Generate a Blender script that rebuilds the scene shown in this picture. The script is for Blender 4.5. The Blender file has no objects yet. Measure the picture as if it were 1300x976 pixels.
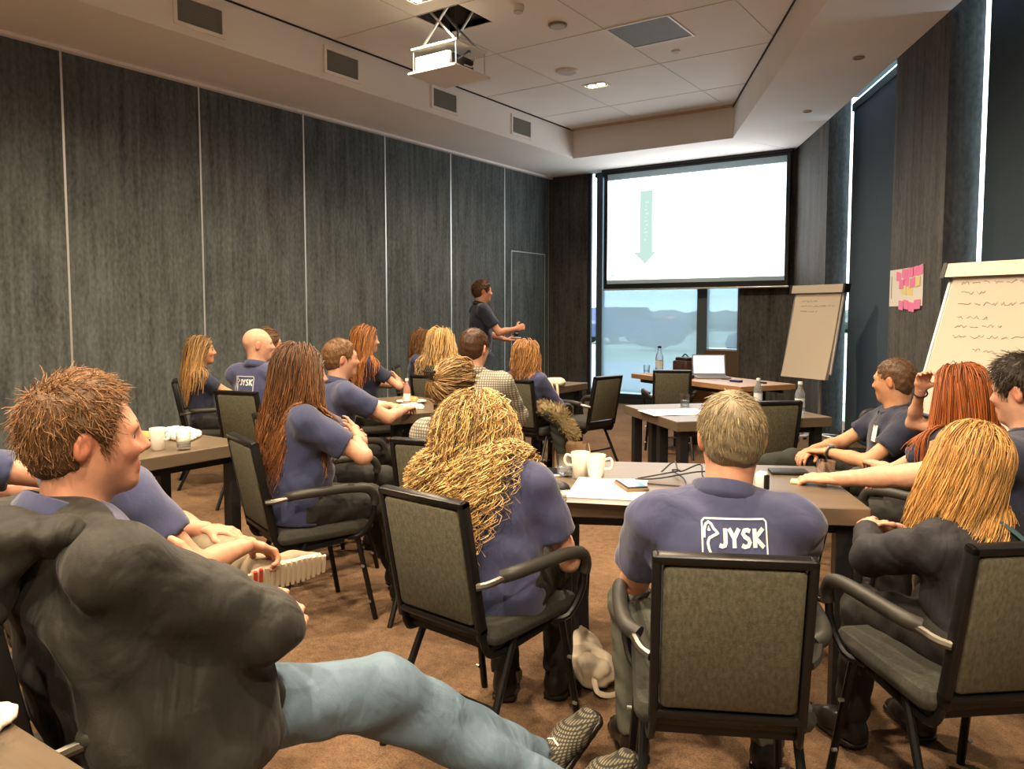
import bpy, math, random
import numpy as np
from mathutils import Vector, Matrix
from mathutils.bvhtree import BVHTree

R_ = math.radians
scene = bpy.context.scene
COL = scene.collection
rng = np.random.default_rng(7)
random.seed(7)

# ------------------------------------------------------------------ camera
cam_d = bpy.data.cameras.new('camera')
cam = bpy.data.objects.new('camera', cam_d)
COL.objects.link(cam)
cam.location = (0, 0, 1.40)
cam.rotation_euler = (R_(90 - 4.0), 0, R_(34.6))
cam_d.sensor_width = 36.0
cam_d.lens = 36.0 * 1000 / 1300
cam_d.shift_y = -21.0 / 1300
cam_d.clip_start = 0.02
cam_d.clip_end = 400
scene.camera = cam

# ------------------------------------------------------------------ view / world
vs = scene.view_settings
vs.view_transform = 'Standard'
vs.look = 'None'
vs.gamma = 1.0
vs.use_curve_mapping = False
vs.exposure = 0.35
scene.cycles.use_denoising = True
scene.cycles.max_bounces = 8
scene.cycles.diffuse_bounces = 5
scene.cycles.glossy_bounces = 3
scene.cycles.transparent_max_bounces = 10
scene.cycles.sample_clamp_indirect = 6.0
scene.cycles.caustics_reflective = False
scene.cycles.caustics_refractive = False

world = bpy.data.worlds.new('world')
scene.world = world
world.use_nodes = True
wn = world.node_tree.nodes
wl = world.node_tree.links
bg = wn['Background']
bg.inputs['Color'].default_value = (0.74, 0.87, 1.0, 1)     # overcast daylight, outside only
bg.inputs['Strength'].default_value = 4.0

# ------------------------------------------------------------------ room dimensions (metres)
XL = -6.84          # left wall
YB = 10.96          # back (screen) wall
YF = -2.6           # wall behind the camera
ZS = 3.57           # soffit
ZC = 3.96           # ceiling tray
RC = np.array([-2.97, YB])            # back right corner
RD = np.array([0.459, -0.8884])       # along the right wall, towards the camera
RN = np.array([0.8884, 0.459])        # out of the room through the right wall
TRAY_X = -5.70
TRAY_Y = 9.78

# ------------------------------------------------------------------ lights the room has
WARM = (1.0, 0.78, 0.53)
DAY = (0.55, 0.78, 1.0)
LAMP_W = 330.0
LAMP_SPOTS = [(-4.37, 8.01), (-4.36, 5.02), (-2.55, 5.02), (-4.36, 2.6), (-2.4, 2.6), (-0.7, 2.6),
              (-4.36, 0.2), (-2.4, 0.2), (-0.5, 0.2), (1.2, 0.2), (-2.4, -1.6), (0.3, -1.6)]
def daylight_portal(loc, rot, sx, sy):
    """sampling guide in a window opening: gives off no light of its own, the sky outside does"""
    l = bpy.data.lights.new('window_portal', 'AREA')
    l.shape = 'RECTANGLE'; l.size = sx; l.size_y = sy; l.cycles.is_portal = True
    o = bpy.data.objects.new('window_portal', l); COL.objects.link(o)
    o.location = loc; o.rotation_euler = rot
daylight_portal((-4.86, YB + .30, 1.85), (R_(-90), 0, 0), 2.5, 3.6)
for t_ in (2.77, 6.0, 9.25, 12.45):
    p_ = RC + RD * t_ + RN * .60
    daylight_portal((p_[0], p_[1], 2.05), (R_(-90), 0, math.atan2(RN[1], RN[0]) - R_(90)), 2.1, 4.1)

# ------------------------------------------------------------------ materials
MATS = {}
def mat(name, col=(.5, .5, .5), rough=.6, metal=0., noise=None, bump=None, spec=None, emit=None, estr=0.,
        trans=0., alpha=1., ior=1.45, attr=None, sheen=0.):
    """Principled material; noise=(scale, amount, detail, stretch) varies the colour, bump=(scale, strength, stretch)."""
    if name in MATS: return MATS[name]
    m = bpy.data.materials.new(name); m.use_nodes = True
    nt = m.node_tree; n = nt.nodes; L = nt.links
    p = n['Principled BSDF']
    p.inputs['Base Color'].default_value = (*col, 1)
    p.inputs['Roughness'].default_value = rough
    p.inputs['Metallic'].default_value = metal
    p.inputs['IOR'].default_value = ior
    if spec is not None: p.inputs['Specular IOR Level'].default_value = spec
    if trans: p.inputs['Transmission Weight'].default_value = trans
    if alpha < 1: p.inputs['Alpha'].default_value = alpha
    if sheen:
        p.inputs['Sheen Weight'].default_value = sheen
    if emit:
        p.inputs['Emission Color'].default_value = (*emit, 1); p.inputs['Emission Strength'].default_value = estr
    src = None
    tc = None
    def coords(stretch):
        nonlocal tc
        if tc is None: tc = n.new('ShaderNodeTexCoord')
        mp = n.new('ShaderNodeMapping'); mp.inputs['Scale'].default_value = stretch
        L.new(tc.outputs['Object'], mp.inputs['Vector'])
        return mp.outputs['Vector']
    if noise:
        sc, am, de, st = noise
        t = n.new('ShaderNodeTexNoise'); t.inputs['Scale'].default_value = sc; t.inputs['Detail'].default_value = de
        L.new(coords(st), t.inputs['Vector'])
        mr = n.new('ShaderNodeMapRange'); mr.inputs['From Min'].default_value = .25; mr.inputs['From Max'].default_value = .75
        mr.inputs['To Min'].default_value = 1 - am; mr.inputs['To Max'].default_value = 1 + am
        L.new(t.outputs['Fac'], mr.inputs['Value'])
        mx = n.new('ShaderNodeMix'); mx.data_type = 'RGBA'; mx.blend_type = 'MULTIPLY'; mx.inputs['Factor'].default_value = 1
        mx.inputs[6].default_value = (*col, 1)
        L.new(mr.outputs['Result'], mx.inputs[7])
        src = mx.outputs[2]
    if attr:
        at = n.new('ShaderNodeAttribute'); at.attribute_name = attr
        mx = n.new('ShaderNodeMix'); mx.data_type = 'RGBA'; mx.blend_type = 'MULTIPLY'; mx.inputs['Factor'].default_value = 1
        if src is None: mx.inputs[6].default_value = (*col, 1)
        else: L.new(src, mx.inputs[6])
        L.new(at.outputs['Color'], mx.inputs[7])
        src = mx.outputs[2]
    if src is not None: L.new(src, p.inputs['Base Color'])
    if bump:
        sc, stg, st = bump
        t = n.new('ShaderNodeTexNoise'); t.inputs['Scale'].default_value = sc; t.inputs['Detail'].default_value = 3
        L.new(coords(st), t.inputs['Vector'])
        b = n.new('ShaderNodeBump'); b.inputs['Strength'].default_value = stg; b.inputs['Distance'].default_value = .004
        L.new(t.outputs['Fac'], b.inputs['Height']); L.new(b.outputs['Normal'], p.inputs['Normal'])
    MATS[name] = m
    return m

# ------------------------------------------------------------------ mesh helpers
def mesh_np(name, verts, faces):
    """verts (n,3), faces: list of int arrays (m,k) of any fixed k each."""
    if not isinstance(faces, (list, tuple)): faces = [faces]
    me = bpy.data.meshes.new(name)
    v = np.ascontiguousarray(verts, dtype=np.float32)
    me.vertices.add(len(v)); me.vertices.foreach_set('co', v.ravel())
    idx = np.concatenate([f.ravel() for f in faces]).astype(np.int32)
    tot = np.concatenate([np.full(len(f), f.shape[1], np.int32) for f in faces])
    st = np.concatenate([[0], np.cumsum(tot)[:-1]]).astype(np.int32)
    me.loops.add(len(idx)); me.loops.foreach_set('vertex_index', idx)
    me.polygons.add(len(tot)); me.polygons.foreach_set('loop_start', st); me.polygons.foreach_set('loop_total', tot)
    me.update(calc_edges=True)
    return me

def link(name, me, mats, parent=None, smooth=False):
    o = bpy.data.objects.new(name, me); COL.objects.link(o)
    if mats is not None:
        for m in (mats if isinstance(mats, (list, tuple)) else [mats]): me.materials.append(m)
    if smooth and len(me.polygons): me.polygons.foreach_set('use_smooth', np.ones(len(me.polygons), bool))
    if parent is not None: o.parent = parent
    return o

class MB:
    """collects simple shapes for ONE mesh object"""
    def __init__(s): s.v = []; s.f = []
    def add(s, vs, fs):
        n = len(s.v); s.v += [tuple(x) for x in vs]; s.f += [tuple(i + n for i in f) for f in fs]; return s
    def box(s, c, size, rz=0., bev=0., M=None):
        x, y, z = (a / 2 for a in size)
        if bev <= 0:
            vs = [Vector((sx * x, sy * y, sz * z)) for sz in (-1, 1) for sy in (-1, 1) for sx in (-1, 1)]
            fs = [(0, 2, 3, 1), (4, 5, 7, 6), (0, 1, 5, 4), (2, 6, 7, 3), (0, 4, 6, 2), (1, 3, 7, 5)]
        else:
            b = min(bev, x * .98, y * .98, z * .98)
            vs = []; ring = []
            # three-ring rounded box in z
            prof = [(-z, b), (-z + b * .3, b * .3), (-z + b, 0), (z - b, 0), (z - b * .3, b * .3), (z, b)]
            for (zz, ins) in prof:
                r = []
                X, Y = x - ins, y - ins
                cr = b * 1.0
                for (cx, cy, a0) in ((X - cr, Y - cr, 0), (-X + cr, Y - cr, 90), (-X + cr, -Y + cr, 180), (X - cr, -Y + cr, 270)):
                    for k in range(3):
                        a = R_(a0 + 45 * k); r.append(len(vs)); vs.append(Vector((cx + cr * math.cos(a), cy + cr * math.sin(a), zz)))
                ring.append(r)
            fs = [tuple(reversed(ring[0])), tuple(ring[-1])]
            for i in range(len(ring) - 1):
                a, c2 = ring[i], ring[i + 1]; n = len(a)
                for k in range(n): fs.append((a[k], a[(k + 1) % n], c2[(k + 1) % n], c2[k]))
        Mz = Matrix.Rotation(rz, 4, 'Z')
        out = []
        for v in vs:
            v = Mz @ v if rz else v
            if M is not None: v = M @ v
            out.append(v + Vector(c))
        return s.add(out, fs)
    def tube(s, pts, r, n=8, cyclic=False, rs=None, flat=1.0):
        P = [Vector(p) for p in pts]; m = len(P); vs = []
        up = None
        for i, p in enumerate(P):
            a = P[i - 1] if (i or cyclic) else P[0]; b = P[(i + 1) % m] if (i < m - 1 or cyclic) else P[-1]
            t = (b - a).normalized()
            if up is None:
                up = Vector((0, 0, 1)) if abs(t.z) < .9 else Vector((1, 0, 0))
            x = t.cross(up).normalized(); up = x.cross(t).normalized()
            rr = rs[i] if rs else r
            for k in range(n):
                an = 2 * math.pi * k / n
                vs.append(p + x * (rr * math.cos(an)) + up * (rr * flat * math.sin(an)))
        fs = []
        for i in range(m if cyclic else m - 1):
            for k in range(n):
                j = (i + 1) % m
                fs.append((i * n + k, j * n + k, j * n + (k + 1) % n, i * n + (k + 1) % n))
        if not cyclic:
            fs.append(tuple(range(n))); fs.append(tuple(reversed([(m - 1) * n + k for k in range(n)])))
        return s.add(vs, fs)
    def lathe(s, prof, c=(0, 0, 0), n=20):
        vs = []
        for (r, z) in prof:
            for k in range(n):
                a = 2 * math.pi * k / n; vs.append((c[0] + r * math.cos(a), c[1] + r * math.sin(a), c[2] + z))
        fs = []
        for i in range(len(prof) - 1):
            for k in range(n): fs.append((i * n + k, i * n + (k + 1) % n, (i + 1) * n + (k + 1) % n, (i + 1) * n + k))
        return s.add(vs, fs)
    def disc(s, c, r, n=20, up=1):
        vs = [(c[0] + r * math.cos(2 * math.pi * k / n), c[1] + r * math.sin(2 * math.pi * k / n), c[2]) for k in range(n)]
        return s.add(vs, [tuple(range(n)) if up > 0 else tuple(reversed(range(n)))])
    def prism(s, poly, z0, z1):
        n = len(poly)
        vs = [(x, y, z0) for x, y in poly] + [(x, y, z1) for x, y in poly]
        fs = [tuple(reversed(range(n))), tuple(range(n, 2 * n))] + [(k, (k + 1) % n, n + (k + 1) % n, n + k) for k in range(n)]
        return s.add(vs, fs)
    def build(s, name, m, parent=None, smooth=False, bevel=0.):
        me = bpy.data.meshes.new(name); me.from_pydata(s.v, [], s.f); me.update()
        o = link(name, me, m, parent, smooth)
        if smooth: me.set_sharp_from_angle(angle=R_(42))
        if bevel:
            md = o.modifiers.new('bevel', 'BEVEL'); md.width = bevel; md.segments = 2; md.limit_method = 'ANGLE'
        return o

def spline(pts, n=24):
    """Catmull-Rom through points"""
    P = [np.array(p, float) for p in pts]; P = [2 * P[0] - P[1]] + P + [2 * P[-1] - P[-2]]
    out = []; m = len(P) - 3
    for i in range(n):
        u = i / (n - 1) * m; k = min(int(u), m - 1); t = u - k
        a, b, c, d = P[k:k + 4]
        out.append(.5 * ((2 * b) + (c - a) * t + (2 * a - 5 * b + 4 * c - d) * t * t + (3 * b - a - 3 * c + d) * t ** 3))
    return out

def tag(o, label=None, cat=None, group=None, kind=None):
    if label: o['label'] = label
    if cat: o['category'] = cat
    if group: o['group'] = group
    if kind: o['kind'] = kind
    return o
def thing(name, loc=(0, 0, 0), rz=0., label=None, cat=None, group=None):
    o = bpy.data.objects.new(name, None); COL.objects.link(o); o.empty_display_size = .1
    o.location = loc; o.rotation_euler = (0, 0, rz)
    return tag(o, label, cat, group)
def copy_tree(o, parent=None):
    c = o.copy(); COL.objects.link(c)
    if parent is not None: c.parent = parent
    for ch in list(o.children): copy_tree(ch, c)
    return c
# ================================================================== the room
def wall_fabric(name, col, seed=0.):
    m = bpy.data.materials.new(name); m.use_nodes = True
    nt = m.node_tree; n = nt.nodes; L = nt.links; p = n['Principled BSDF']
    tc = n.new('ShaderNodeTexCoord')
    def nz(scale, detail, st):
        mp = n.new('ShaderNodeMapping'); mp.inputs['Scale'].default_value = st; mp.inputs['Location'].default_value = (seed, seed * 2, 0)
        t = n.new('ShaderNodeTexNoise'); t.inputs['Scale'].default_value = scale; t.inputs['Detail'].default_value = detail
        L.new(tc.outputs['Object'], mp.inputs['Vector']); L.new(mp.outputs['Vector'], t.inputs['Vector']); return t.outputs['Fac']
    a = nz(5, 4, (1, 1, .35)); b = nz(38, 3, (1, 1, .55)); c = nz(9, 2, (2.2, 2.2, .10))
    ad = n.new('ShaderNodeMath'); ad.operation = 'ADD'; L.new(a, ad.inputs[0]); L.new(b, ad.inputs[1])
    ad2 = n.new('ShaderNodeMath'); ad2.operation = 'ADD'; L.new(ad.outputs[0], ad2.inputs[0]); L.new(c, ad2.inputs[1])
    mr = n.new('ShaderNodeMapRange'); mr.inputs['From Min'].default_value = 1.0; mr.inputs['From Max'].default_value = 2.0
    mr.inputs['To Min'].default_value = .35; mr.inputs['To Max'].default_value = 1.65
    L.new(ad2.outputs[0], mr.inputs['Value'])
    mx = n.new('ShaderNodeMix'); mx.data_type = 'RGBA'; mx.blend_type = 'MULTIPLY'; mx.inputs['Factor'].default_value = 1
    mx.inputs[6].default_value = (*col, 1); L.new(mr.outputs['Result'], mx.inputs[7]); L.new(mx.outputs[2], p.inputs['Base Color'])
    p.inputs['Roughness'].default_value = .75; p.inputs['Specular IOR Level'].default_value = .25
    bp = n.new('ShaderNodeBump'); bp.inputs['Strength'].default_value = .35; bp.inputs['Distance'].default_value = .004
    L.new(b, bp.inputs['Height']); L.new(bp.outputs['Normal'], p.inputs['Normal'])
    return m
M_wall = wall_fabric('dark_wall_fabric', (.082, .094, .092))
M_col = wall_fabric('dark_column_fabric', (.070, .070, .064), 3.)
M_white = mat('ceiling_paint', (.84, .81, .77), .85, noise=(1.2, .04, 2, (1, 1, 1)))
M_trim = mat('aluminium_trim', (.70, .70, .68), .35, .7)
M_dark = mat('dark_frame_metal', (.025, .032, .038), .45, .3)
M_black = mat('black_plastic', (.012, .012, .013), .45)
M_shadowgap = mat('shadow_gap', (.02, .018, .016), .9)

def carpet():
    m = bpy.data.materials.new('brown_carpet'); m.use_nodes = True
    nt = m.node_tree; n = nt.nodes; L = nt.links; p = n['Principled BSDF']
    tc = n.new('ShaderNodeTexCoord')
    def nz(scale, detail, rough=.6):
        t = n.new('ShaderNodeTexNoise'); t.inputs['Scale'].default_value = scale; t.inputs['Detail'].default_value = detail
        t.inputs['Roughness'].default_value = rough
        L.new(tc.outputs['Object'], t.inputs['Vector']); return t.outputs['Fac']
    a = nz(2.2, 4); b = nz(150, 2, .8); c = nz(26, 3, .7)
    r1 = n.new('ShaderNodeValToRGB'); e = r1.color_ramp.elements
    e[0].position = .34; e[0].color = (.070, .043, .028, 1); e[1].position = .66; e[1].color = (.31, .192, .11, 1)
    ad = n.new('ShaderNodeMath'); ad.operation = 'MULTIPLY_ADD'; ad.inputs[1].default_value = .5; L.new(b, ad.inputs[0])
    m2 = n.new('ShaderNodeMath'); m2.operation = 'MULTIPLY_ADD'; m2.inputs[1].default_value = .28; L.new(c, m2.inputs[0])
    m3 = n.new('ShaderNodeMath'); m3.operation = 'MULTIPLY'; m3.inputs[1].default_value = .22; L.new(a, m3.inputs[0])
    L.new(m3.outputs[0], m2.inputs[2]); L.new(m2.outputs[0], ad.inputs[2]); L.new(ad.outputs[0], r1.inputs['Fac'])
    L.new(r1.outputs['Color'], p.inputs['Base Color'])
    p.inputs['Roughness'].default_value = .95; p.inputs['Specular IOR Level'].default_value = .1
    bp = n.new('ShaderNodeBump'); bp.inputs['Strength'].default_value = .9; bp.inputs['Distance'].default_value = .008
    L.new(b, bp.inputs['Height']); L.new(bp.outputs['Normal'], p.inputs['Normal'])
    return m
XR_F = RC[0] + RD[0] * (YB - YF) / -RD[1]        # right wall at the wall behind the camera
def rwp(t, off=0.):
    p = RC + RD * t + RN * off
    return (float(p[0]), float(p[1]))
TEND = (YB - YF) / -RD[1]
MB().prism([(XL - .1, YF - .1), (XR_F + .5, YF - .1), (RC[0] + .6, YB + .12), (XL - .1, YB + .12)], -.1, 0).build('floor', carpet()).__setitem__('kind', 'structure')

# --- left wall: backing, panels with aluminium strips between, flush door in the last panel
wl_o = MB().box((XL - .10, (YB + YF) / 2, 2.1), (.16, YB - YF + .2, 4.3)).build('wall_left', M_shadowgap); tag(wl_o, kind='structure')
PW = 1.268
k = 0
while YB - (k + 1) * PW > YF - 1:
    y1 = YB - k * PW; y0 = max(y1 - PW, YF)
    if k == 0:
        # last panel holds the hidden door: panel above, beside and the leaf itself
        MB().box((XL, (9.86 + 9.70) / 2, ZS / 2), (.04, .152, ZS - .02)).build('wall_panel', M_wall, wl_o)
        MB().box((XL, (10.82 + 10.96) / 2, ZS / 2), (.04, .132, ZS - .02)).build('wall_panel', M_wall, wl_o)
        MB().box((XL, (9.862 + 10.818) / 2, (2.335 + ZS) / 2), (.04, .95, ZS - 2.345)).build('wall_panel', M_wall, wl_o)
    else:
        MB().box((XL, (y0 + y1) / 2, ZS / 2), (.04, y1 - y0 - .014, ZS - .02)).build('wall_panel', M_wall, wl_o)
    if y0 > YF + .01: MB().box((XL + .014, y0, ZS / 2), (.02, .018, ZS - .02)).build('trim_strip', M_trim, wl_o)
    k += 1
MB().box((XL + .014, YB - .03, ZS / 2), (.02, .012, ZS - .02)).build('trim_strip', M_trim, wl_o)
dr1 = MB().box((XL, 10.34, 1.17), (.036, .94, 2.33)).build('door_1', M_wall); tag(dr1, kind='structure')
fr = MB()
for a, b in (((XL + .02, 9.868, 0), (XL + .02, 9.868, 2.335)), ((XL + .02, 10.812, 0), (XL + .02, 10.812, 2.335))):
    fr.box(((a[0]), a[1], 1.17), (.016, .014, 2.335))
fr.box((XL + .02, 10.34, 2.335), (.016, .958, .014)); fr.build('door_edge_trim', M_trim, dr1)
MB().box((XL + .022, 10.0, 1.06), (.008, .10, .20)).build('door_handle', M_black, dr1)
MB().box((XL + .03, 10.0, 1.09), (.012, .07, .02), bev=.004).build('lever', M_trim, dr1)
# pale strip where the wall meets the soffit
tag(MB().box((XL + .05, (YB + YF) / 2, ZS - .012), (.07, YB - YF, .03)).build('trim_1', M_white), kind='structure')

# --- back wall: fabric panels left and right of the window
bw = MB().box((XL - .1, YB + .2, 2.), (.02, .02, .02)).build('wall_back', M_col); tag(bw, kind='structure')
WX0, WX1, WX2, WX3 = -6.03, -4.31, -4.17, -3.69       # window edges and mullion
def bpan(x0, x1, z0, z1, y=YB, d=.08, m=None, nm='wall_panel'): return MB().box(((x0 + x1) / 2, y + d / 2, (z0 + z1) / 2), (x1 - x0, d, z1 - z0)).build(nm, m or M_col, bw)
bpan(XL - .1, -6.46, 0, 4.1); bpan(-6.455, WX0 - .09, 0, 4.1)
bpan(WX3 + .02, RC[0] + .25, 0, 4.1)
bpan(WX2, WX3 + .02, 0, .86, d=.07, m=mat('brown_sill_panel', (.10, .065, .04), .6))
bpan(WX0 - .09, WX3 + .02, 3.60, 4.1)
w1 = MB().box(((WX0 + WX3) / 2, YB + .10, .075), (WX3 - WX0 + .1, .12, .15)).build('window_1', M_dark); tag(w1, kind='structure')
for x, w in ((WX0 + .10, .10), ((WX1 + WX2) / 2, .15), (WX3 + .0, .05)):
    MB().box((x, YB + .09, 1.85), (w, .10, 3.5)).build('mullion', mat('blue_grey_frame', (.10, .13, .15), .4, .4), w1)
MB().box(((WX0 + WX3) / 2, YB + .12, 3.56), (WX3 - WX0, .1, .10)).build('window_head', M_dark, w1)
MB().box(((WX2 + WX3) / 2, YB + .10, .87), (WX3 - WX2, .1, .03)).build('window_sill', M_trim, w1)
M_glass = bpy.data.materials.new('window_glass'); M_glass.use_nodes = True
nt = M_glass.node_tree; n = nt.nodes
for x in list(n):
    if x.type != 'OUTPUT_MATERIAL': n.remove(x)
t_ = n.new('ShaderNodeBsdfTransparent'); t_.inputs['Color'].default_value = (.86, .94, .96, 1)
g_ = n.new('ShaderNodeBsdfGlossy'); g_.inputs['Roughness'].default_value = .05
mx_ = n.new('ShaderNodeMixShader'); mx_.inputs['Fac'].default_value = .06
nt.links.new(t_.outputs[0], mx_.inputs[1]); nt.links.new(g_.outputs[0], mx_.inputs[2]); nt.links.new(mx_.outputs[0], n['Material Output'].inputs['Surface'])
for (x0, x1, z0) in ((WX0 + .15, WX1, .15), (WX2, WX3, .885)):
    MB().box(((x0 + x1) / 2, YB + .13, (z0 + 3.52) / 2), (x1 - x0, .012, 3.52 - z0)).build('window_pane', M_glass, w1)
# screen-mesh blind in front of the glass: lets the view through, scatters the rest
def blind_mat(name, col, through, rough):
    m = bpy.data.materials.new(name); m.use_nodes = True; nt = m.node_tree; n = nt.nodes
    for x in list(n):
        if x.type != 'OUTPUT_MATERIAL': n.remove(x)
    d = n.new('ShaderNodeBsdfDiffuse'); d.inputs['Color'].default_value = (*col, 1)
    tl = n.new('ShaderNodeBsdfTranslucent'); tl.inputs['Color'].default_value = (*col, 1)
    rf = n.new('ShaderNodeBsdfTransparent'); rf.inputs['Color'].default_value = (.92, .97, 1, 1)
    a = n.new('ShaderNodeMixShader'); a.inputs['Fac'].default_value = .5
    b = n.new('ShaderNodeMixShader'); b.inputs['Fac'].default_value = through
    nt.links.new(d.outputs[0], a.inputs[1]); nt.links.new(tl.outputs[0], a.inputs[2])
    nt.links.new(a.outputs[0], b.inputs[1]); nt.links.new(rf.outputs[0], b.inputs[2]); nt.links.new(b.outputs[0], n['Material Output'].inputs['Surface'])
    return m
M_blind = blind_mat('mesh_blind', (.46, .50, .52), .42, .16)
M_blind_dark = mat('dark_blind_fabric', (.035, .060, .085), .85, noise=(60, .1, 2, (1, 1, 1)))
for (x0, x1, z0) in ((WX0 + .16, WX1 - .01, .17), (WX2 + .01, WX3 - .03, .90)):
    MB().box(((x0 + x1) / 2, YB + .075, (z0 + 3.5) / 2), (x1 - x0, .004, 3.5 - z0)).build('mesh_blind', M_blind, w1)
# narrow bright slot of clear glass beside the blind
MB().box((WX0 + .025, YB + .10, 1.85), (.05, .01, 3.5)).build('window_pane', M_glass, w1)
MB().box((WX0 - .06, YB + .03, 1.85), (.06, .05, 3.6)).build('mullion', M_dark, w1)
tag(MB().box(((XL + RC[0]) / 2 - .4, YB - .01, .04), (RC[0] - XL - 1.1, .02, .08)).build('baseboard_back', M_dark), kind='structure')

# --- right wall: fabric columns standing proud of recessed windows with roller blinds
def rbox(t0, t1, o0, o1, z0, z1, name, m, parent=None):
    b = MB().prism([rwp(t0, o0), rwp(t1, o0), rwp(t1, o1), rwp(t0, o1)], z0, z1)
    return b.build(name, m, parent)
wr = rbox(-.2, 0.86, .02, .30, 0, 4.1, 'wall_right', M_col); tag(wr, kind='structure')
REC = .235
cols = [(.86, 1.70), (3.84, 4.93), (7.1, 8.2), (10.3, 11.4), (13.5, TEND + .3)]
for c0, c1 in cols: rbox(c0, c1, 0, REC, 0, 4.15, 'column', M_col, wr)
wins = [(1.70, 3.84), (4.93, 7.1), (8.2, 10.3), (11.4, 13.5)]
for i, (a, b) in enumerate(wins):
    w = rbox(a, b, .25, .31, 0, .06, 'window_%d' % (i + 2), M_dark); tag(w, kind='structure')
    rbox(a, b, .275, .285, .06, 4.15, 'window_pane', M_glass, w)
    rbox(a + (.10 if i == 0 else .075), b, REC, REC + .006, .03, 3.69, 'roller_blind', M_blind_dark, w)
    rbox(a + (.10 if i == 0 else .075), b, REC - .02, REC + .05, 3.62, 3.70, 'roller_tube', M_dark, w)
    rbox(a, b, .235, .31, 3.80, 4.15, 'window_head', M_dark, w)
tag(MB().box(((XL + XR_F) / 2, YF - .06, 2.05), (XR_F - XL + 1.2, .12, 4.3)).build('wall_front', M_wall), kind='structure')

# --- ceiling: lowered soffit all round, raised tray in the middle
def tray_r(y):      # x of the tray's right edge at depth y
    return -3.476 + (9.915 - y) * (.459 / .8884)
TR0 = (tray_r(TRAY_Y), TRAY_Y)
TFY = -1.9
ce = MB()
HX0, HX1, HY0, HY1 = -4.69, -4.20, 5.29, 5.79          # projector hatch
x_r = tray_r(TFY)
for poly in ([(TRAY_X - .1, TFY - .1), (HX0, TFY - .1), (HX0, TRAY_Y + .1), (TRAY_X - .1, TRAY_Y + .1)],
             [(HX1, TFY - .1), (x_r + .2, TFY - .1), (TR0[0] + .1, TRAY_Y + .1), (HX1, TRAY_Y + .1)],
             [(HX0, TFY - .1), (HX1, TFY - .1), (HX1, HY0), (HX0, HY0)], [(HX0, HY1), (HX1, HY1), (HX1, TRAY_Y + .1), (HX0, TRAY_Y + .1)]):
    ce.prism(poly, ZC, ZC + .06)
ceil = ce.build('ceiling', M_white); tag(ceil, kind='structure')
def soff(poly, nm='soffit', z1=ZC + .05): return MB().prism(poly, ZS, z1).build(nm, M_white, ceil)
soff([(XL - .1, YF - .1), (TRAY_X, YF - .1), (TRAY_X, YB + .1), (XL - .1, YB + .1)])
soff([(TRAY_X, TRAY_Y), (TR0[0], TRAY_Y), (RC[0] + .02, YB + .1), (TRAY_X, YB + .1)])
soff([(TR0[0], TRAY_Y), (x_r, TFY), (XR_F, YF), (RC[0], YB)])
soff([(TRAY_X, YF - .1), (XR_F, YF - .1), (x_r, TFY), (TRAY_X, TFY)])
# light return of the soffit above the side windows
rbox(0, TEND, .02, .36, 4.10, 4.2, 'window_box_lid', M_white, ceil)
# dark shadow gap round the tray
g = MB()
g.box((TRAY_X + .006, (TRAY_Y + TFY) / 2, ZC - .006), (.014, TRAY_Y - TFY, .014))
v0 = Vector((TR0[0], TRAY_Y, ZC)); v1 = Vector((x_r, TFY, ZC)); mid = (v0 + v1) / 2
g.box((mid.x - .006, mid.y, ZC - .006), ((v1 - v0).length, .016, .014), rz=math.atan2(v1.y - v0.y, v1.x - v0.x))
g.build('shadow_gap', M_shadowgap, ceil)
g = MB().box(((TRAY_X + TR0[0]) / 2, TRAY_Y - .05, ZC - .005), (TR0[0] - TRAY_X, .10, .012)); g.build('tray_edge_strip', mat('beige_paint', (.52, .42, .33), .8), ceil)
# faint joints of the ceiling boards
jm = mat('board_joint', (.56, .52, .48), .9)
for x in (-2.27, -3.47, -4.67):
    MB().box((x, 4.0, ZC - .001), (.006, 11, .004)).build('ceiling_joint', jm, ceil)
for y in (8.9, 7.7, 6.5, 5.3, 4.1, 2.9):
    x1 = tray_r(y) - .02; MB().box(((TRAY_X + x1) / 2, y, ZC - .001), (x1 - TRAY_X, .006, .004)).build('ceiling_joint', jm, ceil)
# projector shaft
sh = MB()
for (cx, cy, sx, sy) in ((HX0 - .01, (HY0 + HY1) / 2, .02, .54), (HX1 + .01, (HY0 + HY1) / 2, .02, .54), ((HX0 + HX1) / 2, HY0 - .01, .5, .02), ((HX0 + HX1) / 2, HY1 + .01, .5, .02)):
    sh.box((cx, cy, ZC + .31), (sx, sy, .6))
sh.box(((HX0 + HX1) / 2, (HY0 + HY1) / 2, ZC + .6), (.56, .56, .02)); sh.build('projector_shaft', mat('shaft_black', (.02, .018, .015), .9), ceil)

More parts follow.
